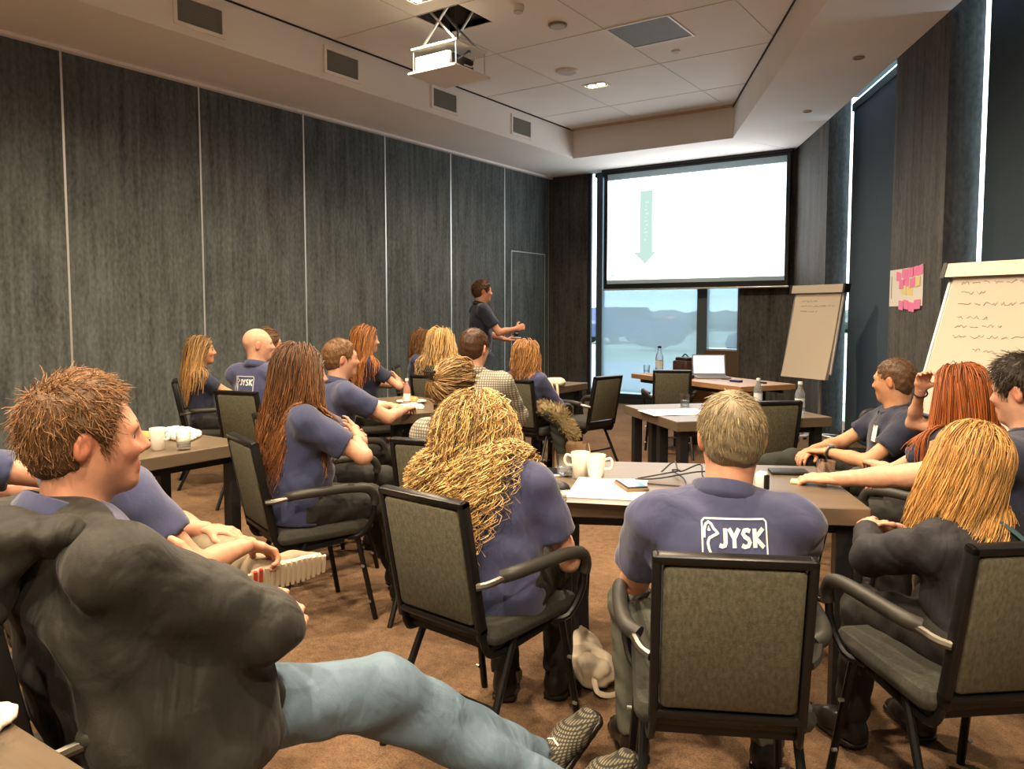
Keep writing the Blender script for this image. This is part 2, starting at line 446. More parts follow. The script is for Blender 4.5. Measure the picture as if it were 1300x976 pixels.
# --- outside the window: lawn, road, hedge, parked vehicles
def ground_mat():
    return mat('lawn', (.30, .36, .24), .9, noise=(.35, .4, 3, (1, .35, 1)))
tag(MB().box((-6, YB + 62, -.35), (240, 122, .1)).build('lawn_outside', ground_mat()), kind='structure')
tag(MB().box((-8, YB + 9, -.29), (200, 9, .03)).build('road_outside', mat('asphalt', (.42, .44, .47), .9)), kind='structure')
tag(MB().box((-8, YB + 34, -.29), (200, 3.5, .03)).build('path_outside', mat('asphalt', (.42, .44, .47), .9)), kind='structure')
def vehicle(loc, L_, W_, H_, body, rz, label):
    t = thing('parked_vehicle', loc, rz, label, 'car')
    x = L_ / 2; zs = H_
    prof = [(-x, .35), (-x, .55 * zs), (-x * .85, .62 * zs), (-x * .62, zs), (x * .45, zs), (x * .72, .62 * zs), (x * .98, .52 * zs), (x, .35)]
    m = MB(); nn = len(prof)
    vs = [(px, -W_ / 2, pz) for px, pz in prof] + [(px, W_ / 2, pz) for px, pz in prof]
    m.add(vs, [tuple(range(nn)), tuple(reversed(range(nn, 2 * nn)))] + [(k, nn + k, nn + (k + 1) % nn, (k + 1) % nn) for k in range(nn)])
    m.build('car_body', body, t, bevel=.05)
    wgl = MB(); wgl.box((-.08 * x, 0, .80 * zs), (L_ * .46, W_ + .02, .24 * zs)); wgl.build('side_window', M_dark, t)
    for sx in (-.62, .62):
        for sy in (-1, 1):
            w = MB(); w.tube([(sx * x, sy * (W_ / 2 - .1), .32), (sx * x, sy * (W_ / 2 + .03), .32)], .32, 14); w.build('wheel', M_black, t)
    return t
vehicle((-20.3, 40.5, -.28), 4.8, 1.9, 2.0, mat('van_paint', (.03, .05, .14), .3), R_(70), 'dark blue van parked outside beyond the window blind')
vehicle((-20.8, 46.2, -.28), 4.2, 1.75, 1.45, mat('red_paint', (.35, .04, .05), .3), R_(4), 'small red car parked outside beyond the window blind')
hd = MB()
for i in range(60):
    hd.lathe([(.05, 0), (1.6 + .5 * random.random(), .3), (2.2, .9), (1.7, 1.6), (.05, 1.9 + .3 * random.random())], (-70 + i * 2.2, YB + 60 + random.random() * 4, -.3), 9)
tag(hd.build('distant_hedge', mat('hedge_leaves', (.11, .15, .12), .9, noise=(3, .5, 4, (1, 1, 1))), None, True), 'long dark green hedge outside beyond the lawn', 'hedge', kind='stuff')

for (x_, y_, r_, hh_, lb) in ((-14.5, 33, 1.2, 1.5, 'dark round bush outside, left part of the window'), (-9.5, 30, 1.1, 1.3, 'low dark bush outside in the middle of the window'), (-17.0, 56, 1.6, 1.6, 'low green bush outside farthest from the window'), (-6.5, 38, 1.4, 1.2, 'dark bush outside behind the narrow window pane')):
    t = thing('bush', (x_, y_, -.3), 0, lb, 'bush', 'bushes outside the window'); b_ = MB(); rr_ = random.Random(int(x_ * 10))
    for k_ in range(9): b_.lathe([(.02, 0), (r_ * .35, hh_ * .1), (r_ * .5, hh_ * .35), (r_ * .35, hh_ * .6), (.02, hh_ * .7)], (rr_.uniform(-.5, .5) * r_, rr_.uniform(-.5, .5) * r_, rr_.uniform(0, .3) * hh_), 9)
    b_.build('foliage', mat('bush_leaves', (.045, .06, .10), .9, noise=(3, .5, 4, (1, 1, 1))), t, True)
# ================================================================== fixtures on the ceiling and walls
M_lamp = mat('lamp_glow', (1, .9, .7), .5, emit=(1.0, .80, .52), estr=28)
M_whitepl = mat('white_plastic', (.78, .77, .74), .45)
M_steel = mat('brushed_steel', (.62, .63, .64), .3, .9)
M_grey = mat('grey_plastic', (.25, .26, .27), .5)
proto_lamp = None
def downlight(x, y, label):
    t = thing('ceiling_downlight', (x, y, ZC), R_(0), label, 'ceiling light', 'square double downlights in the ceiling')
    fr = MB()
    for (cx, cy, sx, sy) in ((-.13, 0, .02, .18), (.13, 0, .02, .18), (0, -.08, .24, .02), (0, .08, .24, .02)): fr.box((cx, cy, -.004), (sx, sy, .012))
    fr.build('trim_frame', M_whitepl, t)
    MB().box((0, 0, .0), (.24, .14, .006)).build('recess_plate', M_black, t)
    for sx in (-.055, .055):
        MB().lathe([(.0, -.012), (.030, -.010), (.044, -.006), (.046, .004)], (sx, 0, -.002), 16).build('lamp_lens', M_lamp, t, True)
    l = bpy.data.lights.new('downlight_lamp', 'SPOT'); l.energy = LAMP_W; l.color = WARM; l.spot_size = R_(150); l.spot_blend = .65; l.shadow_soft_size = .06
    o = bpy.data.objects.new('downlight_lamp', l); COL.objects.link(o); o.parent = t; o.location = (0, 0, -.03)
    return t
lamp_labels = ['lit square downlight in the ceiling nearest the screen', 'lit downlight at the top edge beside the projector']
for i, (x, y) in enumerate(LAMP_SPOTS):
    downlight(x, y, lamp_labels[i] if i < 2 else 'square double downlight in the ceiling nearer the camera, above the frame')

# vents in the soffit's side
vl = ['air vent in the soffit nearest the camera, above the second wall panel', 'air vent in the soffit above and left of the projector',
      'air vent in the soffit just below the projector', 'air vent in the soffit farthest back, near the screen corner']
M_ventg = mat('vent_mesh', (.20, .20, .17), .7, .2)
for i, y in enumerate((3.89, 5.41, 6.94, 8.47)):
    t = thing('air_vent', (TRAY_X, y, 3.755), 0, vl[i], 'vent', 'air vents along the left soffit')
    fr = MB()
    for (cy, cz, sy, sz) in ((-.215, 0, .03, .25), (.215, 0, .03, .25), (0, .11, .40, .03), (0, -.11, .40, .03)): fr.box((.006, cy, cz), (.014, sy, sz))
    fr.build('vent_frame', M_white, t)
    MB().box((.001, 0, 0), (.006, .40, .19)).build('vent_backing', M_ventg, t)
    for k in range(9): MB().box((.006, 0, -.085 + k * .021), (.006, .40, .006)).build('louvre', M_ventg, t)

# speakers, detectors
def ceil_disc(name, x, y, r, h, label, cat, m):
    t = thing(name, (x, y, ZC), 0, label, cat)
    MB().lathe([(r, 0), (r, -h * .5), (r * .92, -h), (0, -h)], (0, 0, 0), 28).build('cover', m, t, True)
    MB().lathe([(r * .80, -h * 1.02), (r * .78, -h * 1.25), (0, -h * 1.25)], (0, 0, 0), 28).build('grille', mat('speaker_grille', (.55, .53, .52), .7), t, True)
    return t
ceil_disc('ceiling_speaker', -3.757, 6.163, .085, .02, 'round ceiling speaker between projector and grey ceiling panel', 'speaker', M_grey)
ceil_disc('ceiling_speaker', -4.377, 7.375, .12, .018, 'larger round white ceiling speaker beside the lit downlight', 'speaker', M_whitepl)
ceil_disc('smoke_detector', -3.80, 5.60, .05, .05, 'small white smoke detector at the top edge right of the projector', 'smoke detector', M_whitepl)
ceil_disc('sprinkler_head', -3.178, 7.437, .045, .012, 'tiny white ceiling disc behind the grey ceiling panel', 'sprinkler', M_whitepl)
for x, y, lb in ((-1.476, 7.341, 'small unlit round spot in the right soffit nearest the camera'), (-2.30, 8.943, 'small unlit round spot in the right soffit farther back')):
    t = thing('soffit_spot', (x, y, ZS), 0, lb, 'spotlight')
    MB().lathe([(.05, 0), (.05, -.008), (.038, -.010), (.034, -.002), (0, -.002)], n=20).build('ring', mat('beige_ring', (.45, .36, .28), .5), t, True)
t = thing('ceiling_panel', (-3.16, 6.80, ZC), 0, 'square grey mesh panel in the ceiling with white frame', 'ceiling panel')
fr = MB()
for (cx, cy, sx, sy) in ((-.30, 0, .018, .618), (.30, 0, .018, .618), (0, -.30, .582, .018), (0, .30, .582, .018)): fr.box((cx, cy, -.004), (sx, sy, .012))
fr.build('panel_frame', M_whitepl, t)
MB().box((0, 0, -.002), (.585, .585, .006)).build('mesh_plate', mat('perforated_grey', (.22, .24, .26), .7, noise=(160, .25, 1, (1, 1, 1))), t)

# projector on a scissor lift
t = thing('projector_lift', (-4.445, 5.50, ZC), 0, 'white ceiling projector lowered on a scissor lift from a black hatch', 'projector')
Z1, Z0 = -.29, -.50
MB().box((0, -.02, Z1), (.50, .44, .018), bev=.004).build('upper_plate', M_whitepl, t)
MB().box((0, -.02, Z0), (.52, .50, .022), bev=.004).build('lower_plate', M_whitepl, t)
for sx in (-.235, .235):
    for sy in (-.22, .18): MB().tube([(sx, sy, Z0), (sx, sy, Z1)], .006, 8).build('hanger_rod', M_steel, t)
pj = MB().box((-.04, -.04, Z0 + .085), (.38, .34, .13), bev=.012).build('projector_body', M_whitepl, t, True)
MB().box((.155, -.04, Z0 + .085), (.02, .30, .10)).build('port_panel', M_black, pj)
MB().tube([(-.13, .125, Z0 + .09), (-.13, .15, Z0 + .09)], .035, 18).build('lens', M_black, pj)
for sy in (-.16, .14):
    sc = MB()
    sc.tube([(-.21, sy, Z1), (.19, sy, .12)], .011, 8); sc.tube([(.21, sy, Z1), (-.19, sy, .12)], .011, 8)
    sc.build('scissor_arm', M_steel, t)
MB().tube(spline([(.16, -.10, Z0 + .10), (.24, -.05, Z0 + .16), (.18, .03, Z1 - .02), (.05, .05, Z1 + .1), (.02, .05, .2)], 20), .008, 6).build('cable', M_black, t, True)
MB().tube(spline([(.165, -.02, Z0 + .07), (.225, .02, Z0 + .05), (.22, .06, Z0 + .12), (.17, .08, Z0 + .13)], 14), .006, 6).build('cable', M_whitepl, t, True)

# projection screen: case below the soffit, black borders, lit slide
SY = YB - .14
t = thing('projection_screen', (0, SY, 0), 0, 'large lit projection screen hanging in front of the window', 'projection screen')
SX0, SX1 = -5.765, -2.985
SZ0, SZ1 = 1.765, 3.545
MB().box(((SX0 + SX1) / 2, .02, (SZ0 + SZ1) / 2), (SX1 - SX0, .01, SZ1 - SZ0)).build('screen_border', M_black, t)
MB().box(((SX0 + SX1) / 2, .02, SZ0 - .012), (SX1 - SX0 + .04, .03, .024), bev=.006).build('weight_bar', M_trim, t)
MB().box(((SX0 + SX1) / 2, .03, SZ1 + .01), (SX1 - SX0 + .06, .08, .05)).build('screen_case', M_black, t)
px0, px1, pz0, pz1 = -5.70, -3.03, 1.84, 3.49
MB().box(((px0 + px1) / 2, .012, (pz0 + pz1) / 2), (px1 - px0, .006, pz1 - pz0)).build('screen_cloth', mat('screen_cloth', (.42, .55, .62), .9), t)
M_slide = mat('lit_slide', (.9, .9, .9), .9, emit=(.93, .97, 1.0), estr=3.2)
sl = MB().box(((px0 + px1) / 2, .006, (1.90 + 3.395) / 2), (px1 - px0 - .012, .006, 3.395 - 1.90)).build('projected_slide', M_slide, t)
M_arrow = mat('slide_arrow', (.02, .03, .03), .9, emit=(.46, .66, .59), estr=1.)
ax0, ax1, az1 = -5.155, -4.955, 3.20
a = MB(); yy = .001
pl = [(ax0, az1), (ax1, az1), (ax1, 2.30), (-4.885, 2.30), (-5.065, 2.12), (-5.255, 2.30), (ax0, 2.30)]
n_ = len(pl)
a.add([(x, yy, z) for x, z in pl] + [(x, yy + .003, z) for x, z in pl], [tuple(reversed(range(n_))), tuple(range(n_, 2 * n_))]); a.build('slide_arrow', M_arrow, sl)
M_pale = mat('slide_pale_text', (.02, .03, .03), .9, emit=(.58, .74, .68), estr=1.)
a = MB()
for z in np.arange(2.48, 3.05, .055): a.box((-5.055 + .012 * math.sin(z * 40), .0, z), (.035 + .02 * math.sin(z * 71), .002, .022))
a.build('slide_text', M_pale, sl)
a = MB(); a.box((-5.60, .001, 1.965), (.075, .002, .035)); a.build('slide_mark', M_pale, sl)

# --- flip charts
M_paper = mat('flip_paper', (.52, .46, .38), .8)
M_ink = mat('marker_ink', (.22, .20, .20), .8)
def flip_chart(base, rz, w, h, zt, label, lines, tilt=12., seed=1, base_style='star'):
    rr = random.Random(seed)
    t = thing('flip_chart', (base[0], base[1], 0), rz, label, 'flip chart', 'flip charts by the right wall')
    ti = R_(tilt)
    def P(x, s, d=0.):      # s metres down from the top, d towards the viewer
        return Vector((x, -math.sin(ti) * s * -1 * -1 - d * math.cos(ti), zt - s * math.cos(ti) - d * math.sin(ti) * -1 * 0))
    def slab(x0, x1, s0, s1, d0, d1, nm, m, par=t):
        vs = [P(x, s, d) for d in (d0, d1) for s in (s0, s1) for x in (x0, x1)]
        return MB().add(vs, [(0, 1, 3, 2), (4, 6, 7, 5), (0, 4, 5, 1), (2, 3, 7, 6), (0, 2, 6, 4), (1, 5, 7, 3)]).build(nm, m, par)
    slab(-w / 2 - .03, w / 2 + .03, -.01, h * .94, -.03, -.012, 'board', M_whitepl)
    slab(-w / 2 - .036, -w / 2 - .022, -.02, h * .95, -.034, -.004, 'board_edge', M_steel); slab(w / 2 + .022, w / 2 + .036, -.02, h * .95, -.034, -.004, 'board_edge', M_steel)
    pad = MB(); N = 14
    vs = []
    for i in range(N + 1):
        s = .02 + (h - .02) * i / N
        c = .010 + .03 * (i / N) ** 3
        for x in (-w / 2, w / 2): vs.append(P(x, s, c))
        for x in (-w / 2, w / 2): vs.append(P(x, s, -.010))
    fs = []
    for i in range(N):
        b = i * 4; fs += [(b, b + 1, b + 5, b + 4), (b + 2, b + 6, b + 7, b + 3), (b, b + 4, b + 6, b + 2), (b + 1, b + 3, b + 7, b + 5)]
    fs += [(0, 2, 3, 1), (N * 4, N * 4 + 1, N * 4 + 3, N * 4 + 2)]
    pad.add(vs, fs); po = pad.build('paper_pad', M_paper, t)
    slab(-w / 2 - .05, w / 2 + .05, -.055, .03, -.03, .045, 'clamp_bar', mat('beige_clamp', (.50, .45, .38), .45, .3))
    slab(w / 2 + .04, w / 2 + .065, -.06, .035, -.035, .05, 'clamp_cap', M_black); slab(-w / 2 - .065, -w / 2 - .04, -.06, .035, -.035, .05, 'clamp_cap', M_black)
    for (s, x0, x1) in lines:
        ln = MB(); x = x0
        while x < x1:
            wl_ = rr.uniform(.03, .09); k = max(3, int(wl_ / .008))
            pts = []
            for q in range(k + 1):
                xx = min(x + wl_ * q / k, x1); pts.append(P(xx, s + rr.uniform(-.011, .011), .0125 + .03 * (s / h) ** 3))
            ln.tube(pts, .0013, 4); x += wl_ + .02
        ln.build('handwriting', M_ink, po)
    if base_style == 'star':
        MB().tube([(0, .05 + math.sin(ti) * 0, zt - .35), (0, .05, .08)], .018, 10).build('post', M_steel, t, True)
        for k in range(5):
            a = 2 * math.pi * k / 5 + .3
            MB().tube([(0, .05, .10), (.30 * math.cos(a), .05 + .30 * math.sin(a), .06)], .016, 8).build('base_leg', M_steel, t, True)
            MB().lathe([(0, 0), (.022, .004), (.024, .03), (.012, .05), (0, .05)], (.30 * math.cos(a), .05 + .30 * math.sin(a), 0), 10).build('caster', M_black, t, True)
    else:
        for sx in (-1, 1): MB().tube([(sx * .2, .0, zt - .05), (sx * .40, -.05, .0)], .014, 8).build('stand_leg', M_steel, t, True)
        MB().tube([(0, .03, zt - .1), (0, .30, .0)], .014, 8).build('stand_leg', M_steel, t, True)
    return t
flip_chart((-2.07, 8.71), R_(-29),   .60, .94, 1.64, 'flip chart beside the screen, on a wheeled star base',
           [(.12, -.2, .0), (.17, -.2, .24), (.23, -.2, .02)], 11, 3)
flip_chart((-.215, 5.10), R_(-28.6),     .62, 1.02, 1.635, 'flip chart at the right edge with several handwritten lines',
           [(.07, -.25, .27), (.13, -.24, -.1), (.20, -.24, .2), (.28, -.22, -.05), (.33, -.22, .04), (.39, -.22, .22), (.47, -.08, .24)], 21, 8, 'tripod')

# --- poster with pink sticky notes on the column
po = thing('poster', (0, 0, 0), 0, 'white paper poster with pink sticky notes on the column', 'poster')
def on_col(t0, t1, z0, z1, o, nm, m, par, d=.002, sk=0.):
    a0, a1 = rwp(t0, -o), rwp(t1, -o); b0, b1 = rwp(t0, -o - d), rwp(t1, -o - d)
    vs = [(*a0, z0 - sk), (*a1, z0 + sk), (*a1, z1 + sk), (*a0, z1 - sk), (*b0, z0 - sk), (*b1, z0 + sk), (*b1, z1 + sk), (*b0, z1 - sk)]
    return MB().add(vs, [(0, 1, 2, 3), (7, 6, 5, 4), (0, 4, 5, 1), (1, 5, 6, 2), (2, 6, 7, 3), (3, 7, 4, 0)]).build(nm, m, par)
# (the column's front face is nearer than the poster: t measured along the wall)
on_col(3.86, 4.60, 1.455, 1.765, .004, 'sheet', mat('poster_paper', (.70, .69, .66), .8), po)
M_pink = mat('pink_note', (.75, .20, .42), .7); M_yel = mat('yellow_note', (.72, .62, .25), .7)
for i, (t0, z, w_, c) in enumerate([(4.02, 1.665, .11, 0), (4.15, 1.685, .13, 0), (4.29, 1.69, .11, 0), (4.39, 1.695, .10, 0), (4.49, 1.70, .11, 0),
                         (4.10, 1.60, .10, 0), (4.20, 1.61, .11, 0), (4.33, 1.605, .12, 0), (4.46, 1.61, .09, 1), (4.28, 1.54, .12, 1), (4.16, 1.55, .10, 1),
                         (4.10, 1.425, .10, 0), (4.20, 1.43, .11, 0), (4.32, 1.41, .12, 0), (4.44, 1.43, .13, 0)]):
    on_col(t0, t0 + w_, z, z + .075, .006 + .002 * (i % 3), 'sticky_note', (M_pink, M_yel)[c], po, .0015, random.uniform(-.008, .008))
on_col(3.90, 3.915, 1.52, 1.71, .0065, 'drawn_line', M_ink, po, .001)
# ================================================================== chairs
M_cframe = mat('black_chair_metal', (.014, .014, .014), .35, .5)
M_cfab = mat('olive_grey_upholstery', (.084, .080, .052), .9, noise=(120, .35, 2, (1, 1, .5)), bump=(260, .35, (1, 1, 1)))
M_cseat = mat('dark_seat_fabric', (.036, .035, .028), .9, noise=(120, .3, 2, (1, 1, 1)))
M_pad = mat('dark_arm_padding', (.030, .029, .024), .5)
M_chrome = mat('worn_metal', (.16, .15, .13), .35, .9)
CH = .86
def make_chair():
    t = thing('conference_chair')
    s = MB().box((0, .02, .435), (.43, .44, .065), bev=.028).build('seat', M_cseat, t, True)
    MB().box((0, .0, .395), (.36, .36, .02)).build('seat_base', M_cframe, t)
    ti = R_(11)
    y0, z0 = -.205, .425            # foot of the backrest
    H_ = (CH - z0) / math.cos(ti)
    M = Matrix.Translation((0, y0, z0)) @ Matrix.Rotation(ti, 4, 'X')
    W = .362
    fr = MB()
    w = .022
    for (cx, cz, sx, sz) in ((-W / 2 + w / 2, H_ / 2, w, H_), (W / 2 - w / 2, H_ / 2, w, H_)):
        fr.box((0, 0, 0), (sx, .036, sz), bev=.006, M=M @ Matrix.Translation((cx, 0, cz)))
    fr.box((0, 0, 0), (W, .036, w), bev=.006, M=M @ Matrix.Translation((0, 0, H_ - w / 2)))
    fr.box((0, 0, 0), (W, .036, w), bev=.006, M=M @ Matrix.Translation((0, 0, w / 2 + .02)))
    fr.build('back_frame', M_cframe, t, True)
    MB().box((0, 0, 0), (W - 2 * w - .004, .040, H_ - 2 * w - .03), bev=.012, M=M @ Matrix.Translation((0, 0, H_ / 2 + .012))).build('backrest', M_cfab, t, True)
    for sx in (-1, 1):
        # back stile bends forward under the seat
        MB().tube(spline([(sx * .170, y0 - .004, z0 + .05), (sx * .172, y0 + .012, z0 - .03), (sx * .178, y0 + .07, z0 - .055), (sx * .18, .10, .385)], 12), .014, 8, flat=.7).build('back_stile', M_cframe, t, True)
        MB().tube([(sx * .19, .16, .40), (sx * .215, .235, .0)], .0125, 8).build('leg', M_cframe, t, True)
        MB().tube([(sx * .185, -.08, .40), (sx * .205, -.275, .0)], .0125, 8).build('leg', M_cframe, t, True)
        a = MB().tube(spline([(sx * .205, -.16, .617), (sx * .235, -.13, .628), (sx * .248, -.02, .632), (sx * .25, .10, .630), (sx * .248, .19, .615), (sx * .244, .225, .575), (sx * .238, .225, .54)], 22), .021, 10).build('armrest', M_pad, t, True)
        MB().tube(spline([(sx * .178, -.245, .60), (sx * .20, -.215, .604), (sx * .215, -.17, .614), (sx * .23, -.12, .62)], 8), .0115, 8).build('arm_bracket', M_chrome, a, True)
        MB().tube(spline([(sx * .239, .225, .55), (sx * .234, .218, .48), (sx * .215, .17, .405), (sx * .18, .12, .392)], 10), .0125, 8).build('arm_support', M_cframe, t, True)
        for (yy, zz) in ((.215, .09), (.185, .26)):
            MB().tube([(sx * .212, yy - .012 + .0, zz), (sx * .226, yy - .012, zz)], .006, 8).build('screw', M_steel, t)
    MB().tube([(-.195, -.17, .20), (.195, -.17, .20)], .009, 8).build('stretcher', M_cframe, t, True)
    return t
chair0 = make_chair(); chair_used = False
def chair(x, y, phi, label, group='olive grey conference chairs with arms'):
    global chair_used
    c = copy_tree(chair0) if chair_used else chair0
    chair_used = True
    c.location = (x, y, 0); c.rotation_euler = (0, 0, R_(phi - 90)); tag(c, label, 'chair', group)
    return c
# (x, y, facing, label)
chair(-.70, 1.955, 117, 'conference chair under the grey-haired man, its back square to the camera')
chair(-1.52, 2.05, 85, 'conference chair under the curly blonde woman, its back turned to the camera')
chair(-.20, 2.42, 131, 'conference chair under the blonde woman in black at the right edge')
chair(-2.80, 2.40, 70, 'conference chair under the brown long-haired woman with crossed arms')
chair(-3.30, 2.92, 72, 'conference chair under the woman behind the brown long-haired woman')
chair(-4.72, 3.66, 104, 'conference chair under the bald man with the logo on his back')
chair(-5.67, 3.90, 56, 'conference chair under the blonde woman sitting in profile by the wall')
chair(-5.16, 4.15, 60, 'conference chair under the woman with glasses behind the bald man')
chair(-3.67, 3.36, 72, 'conference chair under the man leaning at the middle left table')
chair(-4.73, 4.80, 68, 'conference chair under the long red-haired woman by the left wall')
chair(-5.30, 6.10, 35, 'conference chair under the woman resting her face in her hand')
chair(-4.50, 5.46, 100, 'conference chair under the long blonde woman in the middle row')
chair(-2.97, 3.91, 112, 'conference chair under the man in the pale checked shirt')
chair(-2.25, 2.82, 102, 'conference chair under the woman with hair clipped up')
chair(-3.60, 5.52, 92, 'conference chair with a fur-trimmed jacket, under the ginger woman near the presenter')
chair(-3.43, 6.08, 168, 'empty conference chair in profile near the ginger woman, facing left')
chair(-3.10, 7.22, 118, 'empty conference chair pushed up to the presenter\'s desk')
chair(-1.60, 5.07, 134, 'empty conference chair pushed in at the middle table, behind the grey head')
chair(-.95, 6.55, 200, 'empty conference chair by the right wall behind the man with a name badge')
chair(-.74, 4.46, 208, 'conference chair under the man with a name badge')
chair(-.36, 3.84, 150, 'conference chair under the red-haired woman at the right')
chair(-.05, 3.26, 158, 'conference chair under the dark-haired man at the right edge')
chair(-1.635, .875, 86, 'conference chair under the man in the olive jacket, bottom left')
chair(-2.27, 1.20, 80, 'conference chair under the man gripping his shoe')
chair(-2.98, 1.10, 75, 'conference chair under the person at the far left edge')

# ================================================================== tables
def wood(name, c, dark=.75):
    m = bpy.data.materials.new(name); m.use_nodes = True; nt = m.node_tree; n = nt.nodes; L = nt.links; p = n['Principled BSDF']
    tc = n.new('ShaderNodeTexCoord'); mp = n.new('ShaderNodeMapping'); mp.inputs['Scale'].default_value = (1.2, 16, 16)
    t = n.new('ShaderNodeTexNoise'); t.inputs['Scale'].default_value = 3.5; t.inputs['Detail'].default_value = 5; t.inputs['Distortion'].default_value = .4
    L.new(tc.outputs['Object'], mp.inputs['Vector']); L.new(mp.outputs['Vector'], t.inputs['Vector'])
    r = n.new('ShaderNodeValToRGB'); e = r.color_ramp.elements
    e[0].position = .3; e[0].color = (*[x * dark for x in c], 1); e[1].position = .7; e[1].color = (*c, 1)
    L.new(t.outputs['Fac'], r.inputs['Fac']); L.new(r.outputs['Color'], p.inputs['Base Color'])
    p.inputs['Roughness'].default_value = .38; p.inputs['Specular IOR Level'].default_value = .5
    return m
M_oak = wood('grey_oak_laminate', (.135, .100, .066)); M_warmwood = wood('warm_beech_laminate', (.42, .24, .11))
ZT = .74
def table(corner, ang, l, w, label, m=None, legs=None, panel=False, group='grey oak meeting tables', zt=ZT, th=.062):
    """corner = near left corner, ang = direction of its long edge, width goes to the left of that direction"""
    t = thing('meeting_table', (corner[0], corner[1], 0), R_(ang), label, 'table', group)
    MB().box((l / 2, w / 2, zt - th / 2), (l, w, th), bev=.004).build('table_top', m or M_oak, t)
    for (x, y) in legs or ((.07, .07), (l - .07, .07), (l - .07, w - .07), (.07, w - .07)):
        MB().box((x, y, (zt - th) / 2), (.06, .06, zt - th), bev=.004).build('leg', M_black, t)
    [MB().box((l / 2, y_, zt - th - .02), (l - .2, .03, .04)).build('under_rail', M_black, t) for y_ in (.07, w - .07)]
    if panel: MB().box((l / 2, w * .55, .47), (l - .35, .02, .42)).build('modesty_panel', m or M_oak, t)
    return t
table((-1.475, 2.335), 27.3, 1.11, .75, 'grey oak table in front of the grey-haired man, with mugs and cables')
table((-3.38, 1.05), 90, 1.49, .76, 'grey oak table at the left with napkins and a glass, behind the profile man')
table((-3.49, 3.70), 72, .74, 1.02, 'grey oak table in the middle left with a plate and a small bottle')
table((-3.63, 5.93), 90, .60, 1.30, 'grey oak table near the presenter with a cream bag on it')
c_ = np.array([-1.87, 4.47]); u1 = np.array([math.cos(R_(137)), math.sin(R_(137))]); u2 = np.array([math.cos(R_(47)), math.sin(R_(47))])
table(c_, 47, 1.06, .448, 'grey oak table in the centre, nearer half with a sheet of paper')
table(c_ + u1 * .45, 47, 1.06, .448, 'grey oak table in the centre, farther half with a glass tumbler')
pt = table((-3.80, 7.80), -30, .40, .66, 'short left section of the warm wood presenter desk', M_warmwood, legs=((.33, .2), (.33, .5)), group='presenter desk sections', th=.05)
pt = table((-3.80 + .866 * .404, 7.80 - .5 * .404), -30, 1.33, .66, 'long right section of the warm wood presenter desk with laptop', M_warmwood, legs=((.1, .25), (.1, .5), (1.05, .25), (1.05, .5)), panel=True, group='presenter desk sections', th=.05)
table((-2.35, -.22), 0, 1.50, .775, 'grey oak table at the bottom left corner nearest the camera')
# ================================================================== implicit-surface figures
f32 = np.float32
def nrm(v):
    v = np.asarray(v, float); return v / (np.linalg.norm(v) + 1e-9)
class Cap:
    """tapered capsule a->b; radii scalar or (rx, ry) with rx along `side`"""
    def __init__(s, a, b, ra, rb=None, side=None, k=.02, cuts=None, mode=0):
        s.a = np.array(a, float); s.b = np.array(b, float); rb = ra if rb is None else rb
        s.el = not np.isscalar(ra); s.ra = np.atleast_1d(np.array(ra, float)); s.rb = np.atleast_1d(np.array(rb, float))
        ab = s.b - s.a; s.L = np.linalg.norm(ab) + 1e-6; s.d = ab / s.L
        if s.el:
            sd = np.array(side if side is not None else (1, 0, 0), float); sd = sd - s.d * (sd @ s.d)
            s.s = nrm(sd); s.t = np.cross(s.d, s.s)
        s.k = k; s.cuts = cuts or []; s.mode = mode
        r = max(s.ra.max(), s.rb.max()); s.lo = np.minimum(s.a, s.b) - r; s.hi = np.maximum(s.a, s.b) + r
    def __call__(s, X, Y, Z):
        x = X - f32(s.a[0]); y = Y - f32(s.a[1]); z = Z - f32(s.a[2])
        w = x * f32(s.d[0]) + y * f32(s.d[1]) + z * f32(s.d[2])
        t = np.clip(w / f32(s.L), 0, 1)
        if not s.el:
            ww = t * f32(s.L)
            dx = x - ww * f32(s.d[0]); dy = y - ww * f32(s.d[1]); dz = z - ww * f32(s.d[2])
            D = np.sqrt(dx * dx + dy * dy + dz * dz) - (f32(s.ra[0]) + t * f32(s.rb[0] - s.ra[0]))
        else:
            u = x * f32(s.s[0]) + y * f32(s.s[1]) + z * f32(s.s[2]); v = x * f32(s.t[0]) + y * f32(s.t[1]) + z * f32(s.t[2])
            rx = f32(s.ra[0]) + t * f32(s.rb[0] - s.ra[0]); ry = f32(s.ra[1]) + t * f32(s.rb[1] - s.ra[1])
            e = w - t * f32(s.L); rm = np.minimum(rx, ry)
            qx = u / rx; qy = v / ry; qe = e / rm
            k0 = np.sqrt(qx * qx + qy * qy + qe * qe) + f32(1e-6)
            k1 = np.sqrt((qx / rx) ** 2 + (qy / ry) ** 2 + (qe / rm) ** 2) + f32(1e-6)
            D = np.where(k0 < .5, (k0 - 1) * rm, k0 * (k0 - 1) / k1)
        for (p, n) in s.cuts:
            n = nrm(n)
            D = np.maximum(D, (X - f32(p[0])) * f32(n[0]) + (Y - f32(p[1])) * f32(n[1]) + (Z - f32(p[2])) * f32(n[2]))
        return D
